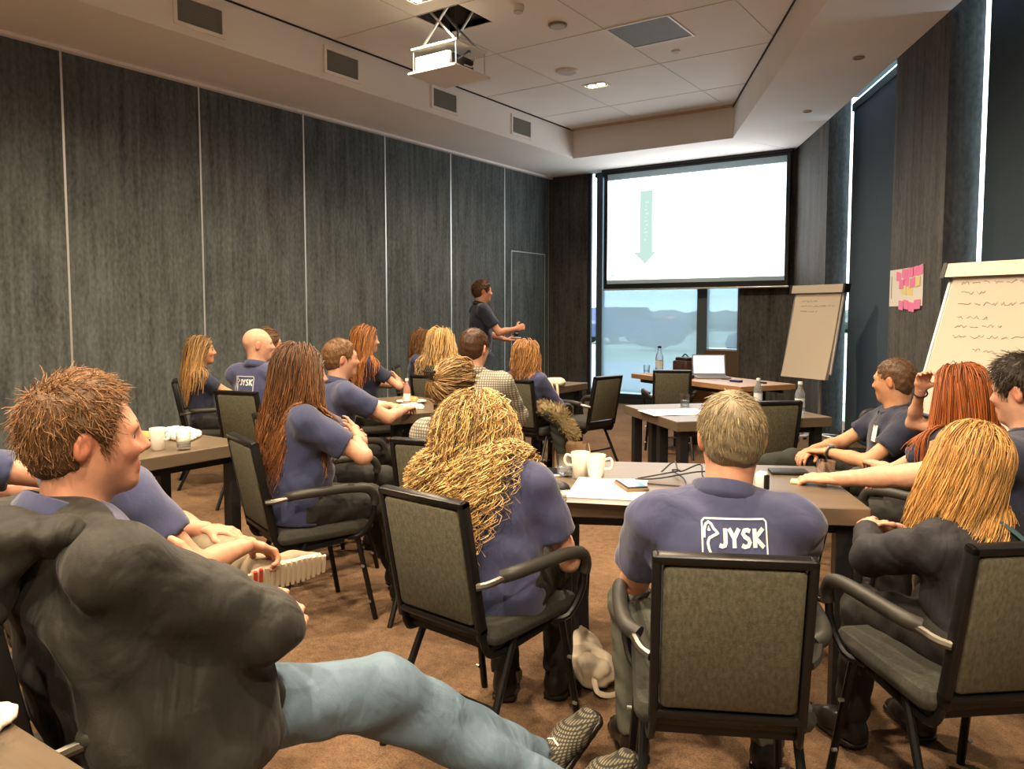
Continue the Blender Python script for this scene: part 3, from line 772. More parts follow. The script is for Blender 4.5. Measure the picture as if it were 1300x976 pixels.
class Ell:
    def __init__(s, c, r, rot=None, k=.02, mode=0, cuts=None):
        s.c = np.array(c, float); s.r = np.array([r] * 3 if np.isscalar(r) else r, float); s.M = np.eye(3) if rot is None else np.array(rot, float)
        s.k = k; s.mode = mode; m = s.r.max(); s.lo = s.c - m; s.hi = s.c + m; s.cuts = cuts or []
    def __call__(s, X, Y, Z):
        x = X - f32(s.c[0]); y = Y - f32(s.c[1]); z = Z - f32(s.c[2]); M = s.M.astype(f32)
        a = (x * M[0, 0] + y * M[1, 0] + z * M[2, 0]) / f32(s.r[0]); b = (x * M[0, 1] + y * M[1, 1] + z * M[2, 1]) / f32(s.r[1]); c = (x * M[0, 2] + y * M[1, 2] + z * M[2, 2]) / f32(s.r[2])
        k0 = np.sqrt(a * a + b * b + c * c) + f32(1e-6)
        k1 = np.sqrt((a / f32(s.r[0])) ** 2 + (b / f32(s.r[1])) ** 2 + (c / f32(s.r[2])) ** 2) + f32(1e-6)
        D = np.where(k0 < .4, (k0 - 1) * f32(s.r.min()), k0 * (k0 - 1) / k1)
        for (p, n) in s.cuts:
            n = nrm(n)
            D = np.maximum(D, (X - f32(p[0])) * f32(n[0]) + (Y - f32(p[1])) * f32(n[1]) + (Z - f32(p[2])) * f32(n[2]))
        return D
def tform(prims, M, o, s=1.):
    """prims given in a local frame -> parent frame: p' = o + s*M p"""
    out = []
    for p in prims:
        if isinstance(p, Cap):
            c = [(o + s * M @ np.array(q, float), M @ np.array(n_, float)) for q, n_ in p.cuts]
            q = Cap(o + s * M @ p.a, o + s * M @ p.b, tuple(p.ra * s) if p.el else float(p.ra[0] * s), tuple(p.rb * s) if p.el else float(p.rb[0] * s), M @ p.s if p.el else None, p.k * s, c, p.mode)
        else:
            c = [(o + s * M @ np.array(q, float), M @ np.array(n_, float)) for q, n_ in p.cuts]
            q = Ell(o + s * M @ p.c, p.r * s, M @ p.M, p.k * s, p.mode, c)
        out.append(q)
    return out
def folds(X, Y, Z, amp, freq, seed):
    """soft cloth folds: warped sines"""
    s = f32(seed); fq = f32(freq)
    w = np.sin(X * fq * .6 + s) + np.sin(Y * fq * .7 + Z * fq * .45 + s * 2.1)
    return f32(amp) * (np.sin(Z * fq * 1.1 + X * fq * .7 + w * f32(1.1) + s) * np.sin(Y * fq * .8 - Z * fq * .5 + w * f32(.8) + s * 3.3))
def surf(prims, h, cuts=(), fold=None, pad=.03):
    """dense grid + naive surface nets; returns verts, quads"""
    pos = [p for p in prims if p.mode == 0]
    lo = np.min([p.lo for p in pos], 0) - pad; hi = np.max([p.hi for p in pos], 0) + pad
    n = np.ceil((hi - lo) / h).astype(int) + 1
    ax = [(lo[i] + np.arange(n[i]) * h).astype(f32) for i in range(3)]
    D = np.full(n, f32(.2))
    for p in prims:
        m = p.k + 2.5 * h + .004
        i0 = np.maximum(((p.lo - m - lo) / h).astype(int), 0); i1 = np.minimum(np.ceil((p.hi + m - lo) / h).astype(int) + 1, n)
        if (i1 <= i0).any(): continue
        sl = tuple(slice(a, b) for a, b in zip(i0, i1))
        d = p(ax[0][sl[0]][:, None, None], ax[1][sl[1]][None, :, None], ax[2][sl[2]][None, None, :]).astype(f32)
        A = D[sl]
        if p.mode == 0:
            k = f32(max(p.k, 1e-4)); hh = np.maximum(k - np.abs(A - d), 0) / k
            D[sl] = np.minimum(A, d) - hh * hh * k * f32(.25)
        else:          # smooth subtraction
            k = f32(max(p.k, 1e-4)); dd = -d; hh = np.maximum(k - np.abs(A - dd), 0) / k
            D[sl] = np.maximum(A, dd) + hh * hh * k * f32(.25)
    if fold:
        D += folds(ax[0][:, None, None], ax[1][None, :, None], ax[2][None, None, :], *fold)
    for (p, nn) in cuts:
        nn = nrm(nn)
        D = np.maximum(D, (ax[0][:, None, None] - f32(p[0])) * f32(nn[0]) + (ax[1][None, :, None] - f32(p[1])) * f32(nn[1]) + (ax[2][None, None, :] - f32(p[2])) * f32(nn[2]))
    D[0] = D[-1] = f32(.1); D[:, 0] = D[:, -1] = f32(.1); D[:, :, 0] = D[:, :, -1] = f32(.1)
    ins = D < 0
    c = ins[:-1, :-1, :-1].astype(np.int8)
    S = np.zeros(c.shape, np.int8)
    for dx in (0, 1):
        for dy in (0, 1):
            for dz in (0, 1): S += ins[dx:dx + c.shape[0], dy:dy + c.shape[1], dz:dz + c.shape[2]]
    act = (S > 0) & (S < 8)
    I = np.argwhere(act); N = len(I)
    if N == 0: return np.zeros((0, 3)), np.zeros((0, 4), int)
    vid = np.full(c.shape, -1, np.int32); vid[act] = np.arange(N)
    val = np.empty((N, 2, 2, 2), f32)
    for dx in (0, 1):
        for dy in (0, 1):
            for dz in (0, 1): val[:, dx, dy, dz] = D[I[:, 0] + dx, I[:, 1] + dy, I[:, 2] + dz]
    acc = np.zeros((N, 3)); cnt = np.zeros(N)
    for axis in range(3):
        for u in (0, 1):
            for v in (0, 1):
                i0 = [0, 0, 0]; oth = [a for a in range(3) if a != axis]; i0[oth[0]] = u; i0[oth[1]] = v; i1 = list(i0); i1[axis] = 1
                a = val[:, i0[0], i0[1], i0[2]]; b = val[:, i1[0], i1[1], i1[2]]
                m = (a < 0) != (b < 0)
                t = np.where(m, a / np.where(m, a - b, 1), 0)
                p = np.zeros((N, 3)); p[:, oth[0]] = u; p[:, oth[1]] = v; p[:, axis] = t
                acc += p * m[:, None]; cnt += m
    V = lo + (I + acc / cnt[:, None]) * h
    Q = []
    for axis in range(3):
        sa = [slice(None)] * 3; sb = [slice(None)] * 3; sa[axis] = slice(0, -1); sb[axis] = slice(1, None)
        ch = ins[tuple(sa)] != ins[tuple(sb)]
        E = np.argwhere(ch)
        o1, o2 = [a for a in range(3) if a != axis]
        E = E[(E[:, o1] > 0) & (E[:, o2] > 0) & (E[:, o1] < n[o1] - 1) & (E[:, o2] < n[o2] - 1)]
        def at(d1, d2):
            e = E.copy(); e[:, o1] -= d1; e[:, o2] -= d2; return vid[e[:, 0], e[:, 1], e[:, 2]]
        q = np.stack([at(1, 1), at(0, 1), at(0, 0), at(1, 0)], 1)
        flip = ins[E[:, 0], E[:, 1], E[:, 2]]
        if axis == 1: flip = ~flip
        q[~flip] = q[~flip][:, ::-1]
        Q.append(q)
    Q = np.concatenate(Q); Q = Q[(Q >= 0).all(1)]
    return V, Q
def eval_pts(prims, P):
    D = np.full(len(P), .5)
    for p in prims: D = np.minimum(D, p(P[:, 0].astype(f32), P[:, 1].astype(f32), P[:, 2].astype(f32)))
    return D
def rotm(yaw=0, pitch=0, roll=0):
    """head frame: yaw left+, pitch up+, roll right+ (degrees)"""
    cy, sy = math.cos(R_(yaw)), math.sin(R_(yaw)); cp, sp = math.cos(R_(pitch)), math.sin(R_(pitch)); cr, sr = math.cos(R_(roll)), math.sin(R_(roll))
    Rz = np.array([[cy, -sy, 0], [sy, cy, 0], [0, 0, 1]]); Rx = np.array([[1, 0, 0], [0, cp, -sp], [0, sp, cp]]); Ry = np.array([[cr, 0, sr], [0, 1, 0], [-sr, 0, cr]])
    return Rz @ Rx @ Ry
def ik(a, c, l1, l2, pole):
    a = np.array(a, float); c = np.array(c, float); d = c - a; L = np.linalg.norm(d)
    if L > (l1 + l2) * .995: l1, l2 = l1 * L / (l1 + l2) * 1.005, l2 * L / (l1 + l2) * 1.005
    x = (l1 * l1 - l2 * l2 + L * L) / (2 * L); hgt = math.sqrt(max(l1 * l1 - x * x, 0)); dn = d / L
    p = np.array(pole, float); p = nrm(p - dn * (p @ dn))
    return a + dn * x + p * hgt
# ================================================================== people
def wrinkle(m, scale=11., strength=.55, dist=.012):
    nt = m.node_tree; n = nt.nodes; L = nt.links; p = n['Principled BSDF']
    old = p.inputs['Normal'].links[0].from_socket if p.inputs['Normal'].links else None
    tc = n.new('ShaderNodeTexCoord'); mp = n.new('ShaderNodeMapping'); mp.inputs['Scale'].default_value = (1, 1, .55); mp.inputs['Rotation'].default_value = (.5, .4, .3)
    t = n.new('ShaderNodeTexNoise'); t.inputs['Scale'].default_value = scale; t.inputs['Detail'].default_value = 2.5; t.inputs['Distortion'].default_value = 1.6; t.inputs['Roughness'].default_value = .45
    b = n.new('ShaderNodeBump'); b.inputs['Strength'].default_value = strength; b.inputs['Distance'].default_value = dist
    L.new(tc.outputs['Object'], mp.inputs['Vector']); L.new(mp.outputs['Vector'], t.inputs['Vector']); L.new(t.outputs['Fac'], b.inputs['Height'])
    if old is not None: L.new(old, b.inputs['Normal'])
    L.new(b.outputs['Normal'], p.inputs['Normal'])
def skin_mat(name, c): return mat(name, c, .52, attr='tint', noise=(38, .10, 3, (1, 1, 1)), bump=(220, .06, (1, 1, 1)), spec=.35)
M_skin = skin_mat('skin_light', (.60, .335, .225)); M_skin_red = skin_mat('skin_ruddy', (.60, .295, .19)); M_skin_tan = skin_mat('skin_tan', (.55, .29, .165))
M_navy = mat('navy_cotton', (.030, .039, .100), .85, noise=(9, .12, 2, (1, 1, 1)), bump=(420, .18, (1, 1, 1)), sheen=.25)
M_navy_d = mat('dark_navy_cotton', (.015, .020, .048), .85, bump=(420, .18, (1, 1, 1)), sheen=.2)
M_navy_l = mat('washed_navy_cotton', (.046, .054, .128), .85, noise=(9, .12, 2, (1, 1, 1)), bump=(420, .18, (1, 1, 1)), sheen=.25)
M_olive = mat('olive_black_jacket', (.013, .0118, .0078), .7, noise=(7, .15, 2, (1, 1, 1)), bump=(300, .15, (1, 1, 1)), sheen=.08)
M_bjacket = mat('black_jacket', (.013, .013, .017), .75, bump=(300, .15, (1, 1, 1)))
M_denim = mat('light_blue_denim', (.125, .190, .255), .85, noise=(7, .25, 4, (1, 1, 1)), bump=(350, .3, (1, 1, 1)))
M_khaki = mat('khaki_cotton', (.27, .22, .145), .85, noise=(6, .12, 3, (1, 1, 1)), bump=(350, .2, (1, 1, 1)))
M_moss = mat('moss_grey_trousers', (.105, .108, .085), .85, noise=(6, .12, 3, (1, 1, 1)), bump=(350, .2, (1, 1, 1)))
M_blackt = mat('black_trousers', (.016, .015, .013), .8, bump=(350, .2, (1, 1, 1)))
M_dkgreen = mat('dark_green_trousers', (.022, .027, .022), .85, bump=(350, .2, (1, 1, 1)))
M_bjeans = mat('dark_blue_jeans', (.045, .07, .095), .85, noise=(8, .25, 3, (1, 1, 1)))
M_leather = mat('black_leather', (.014, .012, .010), .32)
M_sole = mat('cream_rubber', (.62, .52, .38), .6)
M_eyew = mat('eye_white', (.75, .72, .68), .25); M_iris = mat('eye_iris', (.05, .06, .06), .2)
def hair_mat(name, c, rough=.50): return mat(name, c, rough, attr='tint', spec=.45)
def plaid_mat(name, c1, c2, sc):
    m = bpy.data.materials.new(name); m.use_nodes = True; nt = m.node_tree; n = nt.nodes; L = nt.links; p = n['Principled BSDF']
    tc = n.new('ShaderNodeTexCoord'); outs = []
    for ax in ('X', 'Z'):
        w = n.new('ShaderNodeTexWave'); w.wave_type = 'BANDS'; w.bands_direction = ax; w.inputs['Scale'].default_value = sc; w.inputs['Distortion'].default_value = .3
        L.new(tc.outputs['Object'], w.inputs['Vector']); outs.append(w.outputs['Fac'])
    a = n.new('ShaderNodeMath'); a.operation = 'MULTIPLY'; L.new(outs[0], a.inputs[0]); L.new(outs[1], a.inputs[1])
    r = n.new('ShaderNodeValToRGB'); e = r.color_ramp.elements; e[0].position = .12; e[0].color = (*c1, 1); e[1].position = .45; e[1].color = (*c2, 1)
    L.new(a.outputs[0], r.inputs['Fac']); L.new(r.outputs['Color'], p.inputs['Base Color']); p.inputs['Roughness'].default_value = .8
    return m
M_plaid = plaid_mat('grey_plaid_cotton', (.16, .15, .12), (.46, .43, .36), 22)
M_plaid_shoe = plaid_mat('plaid_canvas', (.03, .03, .024), (.22, .19, .13), 40)
for m_ in (M_navy, M_navy_d, M_navy_l, M_olive, M_bjacket, M_denim, M_khaki, M_moss, M_blackt, M_dkgreen, M_bjeans): wrinkle(m_)
wrinkle(M_olive, 5.5, .85, .035); wrinkle(M_bjacket, 6., .7, .03); wrinkle(M_denim, 8., .6, .02)
M_logo = mat('white_print', (.74, .74, .72), .7)

def head_prims(fem):
    j = .93 if fem else 1.
    P = [Ell((0, -.014, .030), (.0755, .096, .088), k=.02), Ell((0, .028, -.028), (.0595 * j, .060, .080), k=.045),
         Ell((0, .004, -.045), (.056 * j, .062, .055), k=.03), Ell((0, .062, -.092), (.025 * j, .024, .021), k=.035),
         Cap((-.034, .075, .020), (.034, .075, .020), .013 if not fem else .010, k=.022),
         Cap((-.036, .062, -.020), (-.030, .070, -.024), .018, k=.02), Cap((.036, .062, -.020), (.030, .070, -.024), .018, k=.02),
         Ell((-.031, .094, .002), (.017, .014, .012), k=.014, mode=1), Ell((.031, .094, .002), (.017, .014, .012), k=.014, mode=1),
         Cap((0, .084, .010), (0, .104, -.024), .0075, .0115, k=.014), Ell((-.012, .092, -.030), .0085, k=.008), Ell((.012, .092, -.030), .0085, k=.008),
         Cap((-.018, .082, -.058), (.018, .082, -.058), .0075, k=.009), Cap((-.015, .081, -.068), (.015, .081, -.068), .008, k=.009),
         Cap((-.02, .094, -.0635), (.02, .094, -.0635), .003, k=.004, mode=1)]
    for s in (-1, 1):
        rot = rotm(s * 27, 0, 0) @ rotm(0, -12, s * 8)
        P.append(Ell((s * .080, -.014, -.004), (.0095, .0180, .0295), rot, k=.007))
        P.append(Ell((s * .0925, -.009, .000), (.0085, .0105, .018), rot, k=.005, mode=1))
    return P
def hand_prims(w, d, n, S, side, curl=25, spread=1., thumb=1.):
    d = nrm(d); n = np.array(n, float); n = nrm(n - d * (n @ d)); s = np.cross(d, n) * side     # thumb side
    w = np.array(w, float); P = []
    P.append(Cap(w - d * .03, w + d * .03, (.026 * S, .019 * S), (.036 * S, .016 * S), s, k=.012))
    P.append(Cap(w + d * .035 * S, w + d * .078 * S, (.038 * S, .0145 * S), (.039 * S, .0125 * S), s, k=.012))
    cs = curl if not np.isscalar(curl) else [curl] * 4
    for q, (o, l) in enumerate(((.030, .068), (.0105, .078), (-.0095, .072), (-.0285, .057))):
        b = w + d * (.084 - .006 * abs(q - 1)) * S + s * o * S
        a = 0; dd = d
        for g_, (fr, r) in enumerate(((.45, .0092), (.31, .0083), (.24, .0076))):
            a += R_(cs[q]) * (.8 if g_ == 0 else 1.15)
            dd = d * math.cos(a) + n * math.sin(a) + s * (o * 1.6 * spread * math.cos(a)); dd = nrm(dd)
            e = b + dd * l * fr * S * 1.05
            P.append(Cap(b, e, r * S, (r - .0007) * S, k=.0045)); b = e
    b = w + d * .026 * S + s * .030 * S + n * .006
    dd = nrm(d * .62 + s * .72 * thumb + n * .30); e = b + dd * .042 * S; P.append(Cap(b - dd * .012, e, .0125 * S, .0105 * S, k=.012))
    dd2 = nrm(d * .92 + s * .25 * thumb + n * .35); e2 = e + dd2 * .034 * S; P.append(Cap(e, e2, .0100 * S, .0085 * S, k=.005))
    return P
def strands_mesh(pts, r, tint, taper=.35):
    """pts (N,M,3) -> three-sided tubes"""
    N, M, _ = pts.shape
    T = np.gradient(pts, axis=1); T /= np.linalg.norm(T, axis=2, keepdims=True) + 1e-9
    ref = rng.normal(size=(N, 1, 3)); A = np.cross(T, ref); A /= np.linalg.norm(A, axis=2, keepdims=True) + 1e-9; B = np.cross(T, A)
    rad = (np.atleast_1d(r).reshape(-1, 1) * np.interp(np.linspace(0, 1, M), [0, .15, .6, 1], [.7, 1, .85, taper])[None, :])[..., None]
    ring = [pts + rad * (A * math.cos(a) + B * math.sin(a)) for a in (0, 2.094, 4.189)]
    V = np.stack(ring, 2).reshape(-1, 3)
    base = (np.arange(N)[:, None] * M + np.arange(M - 1)[None, :])[..., None] * 3
    k = np.arange(3); k2 = (k + 1) % 3
    F = np.stack([base + k, base + k2, base + 3 + k2, base + 3 + k], -1).reshape(-1, 4)
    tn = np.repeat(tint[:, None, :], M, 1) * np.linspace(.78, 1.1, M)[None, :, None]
    return V, F, np.repeat(tn.reshape(-1, 3), 3, 0)
def set_tint(me, t):
    a = me.color_attributes.new('tint', 'FLOAT_COLOR', 'POINT')
    a.data.foreach_set('color', np.concatenate([t, np.ones((len(t), 1))], 1).astype(f32).ravel())
def tint_rand(n, lo=.55, hi=1.5, warm=.12):
    v = lo + (hi - lo) * rng.random((n, 1)) ** 1.3
    return np.concatenate([v * (1 + warm * (rng.random((n, 1)) - .5)), v, v * (1 - warm * rng.random((n, 1)))], 1)

PEOPLE = {}
def person(label, xy, phi, S=1., fem=False, fat=1., top=1.28, y0=-.08, lean=0., slean=0., twist=0., head=(0, 0, 0), nf=.0,
           arms=None, legs=None, h=.011, hh=.006, skin=None, shirt=None, sleeve=.62, collar=True, pants=None, shoes=None, hair=None,
           hips=.525, face=True, fold=(.004, 38), stand=False, group='people in navy shirts', brow=(.10, .05, .02), shirt_name='polo_shirt',
           pants_name='trousers', hipw=1., noleg=False, chesty=1., hand_h=.0065, hs=None, collar_m=None, hem=-.055, hz=0., hx=0., open_front=False, extra=()):
    skin = skin or M_skin; shirt = shirt or M_navy; pants = pants or M_blackt; shoes = shoes or M_leather
    t = thing('person', (xy[0], xy[1], 0), R_(phi - 90), label, 'person', group)
    X = np.array([1., 0, 0]); seed = abs(hash_(label)) % 97 / 7.
    hs = hs or (.955 if fem else 1.0) * (1 + (S - (.93 if fem else 1)) * .35)
    pel = np.array([0, y0, hips])
    up = nrm([math.sin(R_(slean)), math.sin(R_(lean)), math.cos(R_(lean))])
    L = (top - .272 * hs - hips) / up[2]
    N = pel + up * L
    W = pel + up * (.36 * L); Ch = pel + up * (.66 * L); Uc = pel + up * (.86 * L)
    ct, st_ = math.cos(R_(twist)), math.sin(R_(twist)); XR = np.array([ct, st_, 0.]); YR = np.array([-st_, ct, 0.])
    sw = (.158 if fem else .182) * S * (1 + (fat - 1) * .35)
    sh = {s: N + XR * (sw * s) - up * (.060 * S) - YR * .012 for s in (-1, 1)}
    HM = rotm(*head); hc = N + np.array([0, .022 + nf, .0]) + HM @ np.array([0, .0, .0]) + np.array([hx, 0, .152 * hs - hz])
    Hp = tform(head_prims(fem), HM, hc, hs)
    nr = (.050 if fem else .060) * hs
    neck = Cap(N - up * .05, hc + HM @ np.array([0, -.022, -.045]) * hs, nr * 1.08, nr, k=.03)
    # ---- limbs
    l1, l2 = .285 * S, .250 * S
    A = {}
    for s, key in ((1, 'R'), (-1, 'L')):
        a = dict(w=(s * .10, y0 + .30, hips + .07), pole=(s * 1., -.4, -.6), d=(-s * .7, .7, -.1), n=(0, 0, -1), curl=28); a.update((arms or {}).get(key, {}))
        e = np.array(a['e']) if 'e' in a else ik(sh[s], a['w'], l1, l2, a['pole'])
        a['e'] = e; a['w'] = np.array(a['w'], float); A[s] = a
    G = {}
    t1, t2 = .425 * S, .42 * S
    for s, key in ((1, 'R'), (-1, 'L')):
        hip = pel + np.array([s * .088 * S * hipw, .02, -.01])
        g = dict(a=(s * .125, y0 + .46, .085), pole=(s * .12, 1, .9), yaw=-s * 8, pitch=0); g.update((legs or {}).get(key, {}))
        k_ = np.array(g['k']) if 'k' in g else ik(hip, g['a'], t1, t2, g['pole'])
        g['k'] = k_; g['a'] = np.array(g['a'], float); g['hip'] = hip; G[s] = g
    # ---- body (skin): one figure - trunk, limbs, hands, neck and head
    ar = (.84 if fem else 1.) * S
    B = [Cap(pel, W, (.12 * S, .09 * S), (.10 * S, .08 * S), X, k=.03), Cap(W, Uc, (.105 * S, .08 * S), (.12 * S, .075 * S), X, k=.03), Cap(sh[-1], sh[1], .042 * S, k=.03), Cap(Uc, N, .06 * S, .05 * S, k=.03)]
    for s in (-1, 1):
        a = A[s]
        fa = 1 + (fat - 1) * .9
        B += [Cap(sh[s], a['e'], .046 * ar * fa, .039 * ar * fa, k=.02), Cap(a['e'], a['e'] + (a['w'] - a['e']) * .4, .0385 * ar * fa, .036 * ar, k=.02), Cap(a['e'] + (a['w'] - a['e']) * .35, a['w'], .0365 * ar, .0255 * ar, k=.02)]
        g = G[s]
        if not noleg: B += [Cap(g['hip'], g['k'], .065 * S, .048 * S, k=.02), Cap(g['k'], g['a'], .047 * S, .036 * S, k=.02)]
    V, Q = surf(B, max(h, .012) if h < .0095 else .015); parts = [(V, Q)]; tn = [np.ones((len(V), 3))]
    V, Q = surf(Hp + [neck], hh if hh < .0051 else hh * 1.2); parts.append((V, Q))
    loc = (V - hc) @ HM / hs
    tt = np.ones((len(V), 3))
    lips = (np.abs(loc[:, 0]) < .026) & (np.abs(loc[:, 2] + .0635) < .012) & (loc[:, 1] > .07); tt[lips] = (.92, .62, .60)
    ck = np.exp(-(((np.abs(loc[:, 0]) - .04) / .022) ** 2 + ((loc[:, 2] + .03) / .024) ** 2)) * (loc[:, 1] > .02); tt *= 1 - ck[:, None] * np.array([.0, .16, .15])
    er = np.abs(loc[:, 0]) > .073; er &= np.abs(loc[:, 2]) < .04; tt[er] *= (1.02, .80, .76)
    tn.append(tt)
    for s in (-1, 1):
        a = A[s]
        V, Q = surf(hand_prims(a['w'], a['d'], a['n'], S * (.9 if fem else 1.), s, a['curl'], a.get('spread', 1.)), hand_h, pad=.012); parts.append((V, Q)); tn.append(np.ones((len(V), 3)) * (1., .93, .92))
    off = 0; VV = []; QQ = []
    for v, q in parts: VV.append(v); QQ.append(q + off); off += len(v)
    me = mesh_np('body', np.concatenate(VV), np.concatenate(QQ)); set_tint(me, np.concatenate(tn)); link('body', me, skin, t, True)
    # ---- shirt
    fw = fat; ax = 1. if not fem else .9
    rh, rw, rc = (.160 * hipw * S * fw, .122 * S * fw), (.150 * S * fw * (.90 if fem else 1), .112 * S * fw), (.168 * S * ax * (1 + (fw - 1) * .6), .112 * S * (1 + (fw - 1) * .7) * chesty)
    sl = sleeve; srad = ((.062, .057) if fem else (.070, .066)); srad = tuple(x * S * (1 + (fat - 1) * .8) for x in srad)
    TS = [Cap(pel - up * .02, W, rh, rw, X, k=.05), Cap(W, Ch, rw, rc, XR, k=.06), Cap(Ch, Uc, rc, (rc[0] * .86, rc[1] * .82), XR, k=.05), Cap(sh[-1] * .9 + sh[1] * .1, sh[1] * .9 + sh[-1] * .1, .058 * S, k=.06),
          Cap(N + np.array([0, -.008, -.02]), sh[1] * .75 + N * .25 - up * .0, .050 * S, .052 * S, k=.04), Cap(N + np.array([0, -.008, -.02]), sh[-1] * .75 + N * .25, .050 * S, .052 * S, k=.04)]
    if fem:
        for s in (-1, 1): TS.append(Ell(Ch + XR * (s * .072 * S) + YR * (.085 * S * fat) + up * .015, (.062 * S * fat, .055 * S * fat, .062 * S * fat), k=.05))
    TS += list(extra)
    if fat > 1.08: TS.append(Ell(W + np.array([0, .055, -.02]), (.14 * S * fat, .105 * S * fat, .12 * S), k=.06))
    for s in (-1, 1):
        a = A[s]; e = a['e']; u_ = nrm(e - sh[s])
        if sl == 'long':
            TS += [Cap(sh[s], e, srad[0], srad[1] * .94, k=.035), Cap(e, a['w'] - nrm(a['w'] - e) * .0, srad[1] * .92, .040 * S, k=.03, cuts=[(a['w'] - nrm(a['w'] - e) * .015, a['w'] - e)])]
        else:
            cp = sh[s] + (e - sh[s]) * sl
            TS.append(Cap(sh[s], sh[s] + (e - sh[s]) * (sl + .3), srad[0], srad[1] * 1.03, k=.035, cuts=[(cp, u_)]))
    if open_front:
        V, Q = surf(TS[:6], h, cuts=[(pel + up * hem * .7, -up)]); V = (V - Ch) * np.array([.93, .93, 1.]) + Ch + np.array([0, .004, 0]); link('polo_shirt', mesh_np('inner', V, Q), M_navy_l, t, True)
        TS.append(Cap(N + np.array([0, .10, .02]), pel + np.array([0, .17, .02]), .06, .085, k=.02, mode=1))
    V, Q = surf(TS, h, cuts=[(pel + up * hem, -up)], fold=(fold[0], fold[1], seed))
    so = link(shirt_name, mesh_np('shirt', V, Q), shirt, t, True)
    if collar:
        cm = MB(); n_ = 26; rr = nr * 1.14
        prof = [(-.030, .010), (.010, .003), (.022, .005), (.019, .012), (-.010, .022), (-.022, .018)]
        vs = []; ctr = N + np.array([0, .006, .012]); nd = nrm(hc - N + np.array([0, .02, 0])); sx = nrm(np.cross(np.array([0, 1., 0]), nd)); sy = np.cross(nd, sx)
        m_ = len(prof); openf = 28
        for k in range(n_ + 1):
            an = R_(90 + openf / 2 + (360 - openf) * k / n_); drop = .018 * max(0, math.sin(an))
            for (pz, pr) in prof:
                r2 = rr + pr + .004
                vs.append(ctr + sx * (r2 * math.cos(an)) + sy * (r2 * 1.06 * math.sin(an)) + nd * (pz - drop))
        fs = [(k * m_ + i, k * m_ + (i + 1) % m_, (k + 1) * m_ + (i + 1) % m_, (k + 1) * m_ + i) for k in range(n_) for i in range(m_)]
        fs += [tuple(range(m_)), tuple(reversed([n_ * m_ + i for i in range(m_)]))]
        cm.add(vs, fs).build('collar', collar_m or shirt, so, True)
    # ---- trousers and shoes
    if not noleg:
        TP = [Ell(pel + np.array([0, .0, -.015]), (.150 * S * hipw * fw, .118 * S * fw, .098 * S), k=.05)]
        lf = 1 + (fat - 1) * .7
        for s in (-1, 1):
            g = G[s]; dn = nrm(g['a'] - g['k'])
            TP += [Cap(g['hip'], g['k'], .086 * S * lf * (1.05 if fem else 1), .063 * S * lf, k=.05), Cap(g['k'], g['a'] + dn * .05, .061 * S * lf, .050 * S, k=.03, cuts=[(g['a'] - dn * .01, dn)])]
        V, Q = surf(TP, h if h < .0095 else .016, fold=(min(fold[0] * 1.1, .0055), fold[1] * 1.25, seed + 5)); link(pants_name, mesh_np('trousers', V, Q), pants, t, True)
        for s in (-1, 1):
            g = G[s]; FM = rotm(g['yaw'], g['pitch'], g.get('roll', 0)); o = g['a'] - FM @ np.array([0, -.012, .082]) * S
            UP = [Cap((0, -.035, .045), (0, .09, .040), (.040, .046), (.046, .038), X, k=.02), Cap((0, .09, .034), (0, .165, .026), (.047, .034), (.037, .022), X, k=.03), Cap((0, -.020, .05), (0, -.016, .105), .043, .042, k=.02)]
            SOL = [Cap((0, -.036, .01), (0, .165, .01), (.047, .03), (.043, .03), X, k=.01, cuts=[((0, 0, .021), (0, 0, 1)), ((0, 0, 0), (0, 0, -1))])]
            for p in UP: p.cuts = [((0, 0, .016), (0, 0, -1))]
            V, Q = surf(tform(UP, FM, o, S), (.008 if h < .0095 else .012), pad=.016); u_ = link('shoe', mesh_np('shoe', V, Q), shoes[0] if isinstance(shoes, tuple) else shoes, t, True)
            V, Q = surf(tform(SOL, FM, o, S), (.007 if h < .0095 else .011), pad=.016); link('sole', mesh_np('sole', V, Q), shoes[1] if isinstance(shoes, tuple) else M_leather, u_, True)
            if isinstance(shoes, tuple):
                lc = MB()
                for q in range(4):
                    yy = .045 + q * .022; zz = .082 - q * .006
                    lc.tube([o + S * (FM @ np.array(p)) for p in ((-.022, yy, zz - .006), (0, yy + .006, zz + .003), (.022, yy, zz - .006))], .0035, 5)
                lc.build('laces', M_whitepl if len(shoes) < 3 else shoes[2], u_, True)
    # ---- eyes, brows
    if face:
        for s in (-1, 1):
            c = hc + HM @ np.array([s * .0305, .0735, .002]) * hs; vs = []; fs = []; mi = []
            for i in range(1, 7):
                th = math.pi * i / 7
                for k in range(12):
                    p2 = 2 * math.pi * k / 12; vs.append(c + HM @ np.array([math.sin(th) * math.cos(p2), math.cos(th), math.sin(th) * math.sin(p2)]) * .0108 * hs)
            for i in range(5):
                for k in range(12): fs.append((i * 12 + k, i * 12 + (k + 1) % 12, (i + 1) * 12 + (k + 1) % 12, (i + 1) * 12 + k)); mi.append(1 if i < 1 else 0)
            fs.append(tuple(range(11, -1, -1))); mi.append(1)
            eo = MB().add(vs, fs).build('eye', M_eyew, t, True); eo.data.materials.append(M_iris); eo.data.polygons.foreach_set('material_index', mi)
            bm = mat('brow_%0.2f_%0.2f' % (brow[0], brow[2]), brow, .7)
            MB().tube([hc + HM @ (np.array([s * x_, y_, z_]) * hs) for x_, y_, z_ in ((.014, .0885, .026), (.028, .0875, .031), (.042, .079, .029), (.052, .068, .022))], .0042, 6, rs=[.003 * hs, .0045 * hs, .004 * hs, .002 * hs]).build('eyebrow', bm, t, True)
    # ---- hair
    if hair: make_hair(t, hair, HM, hc, hs, TS + [neck], hh)
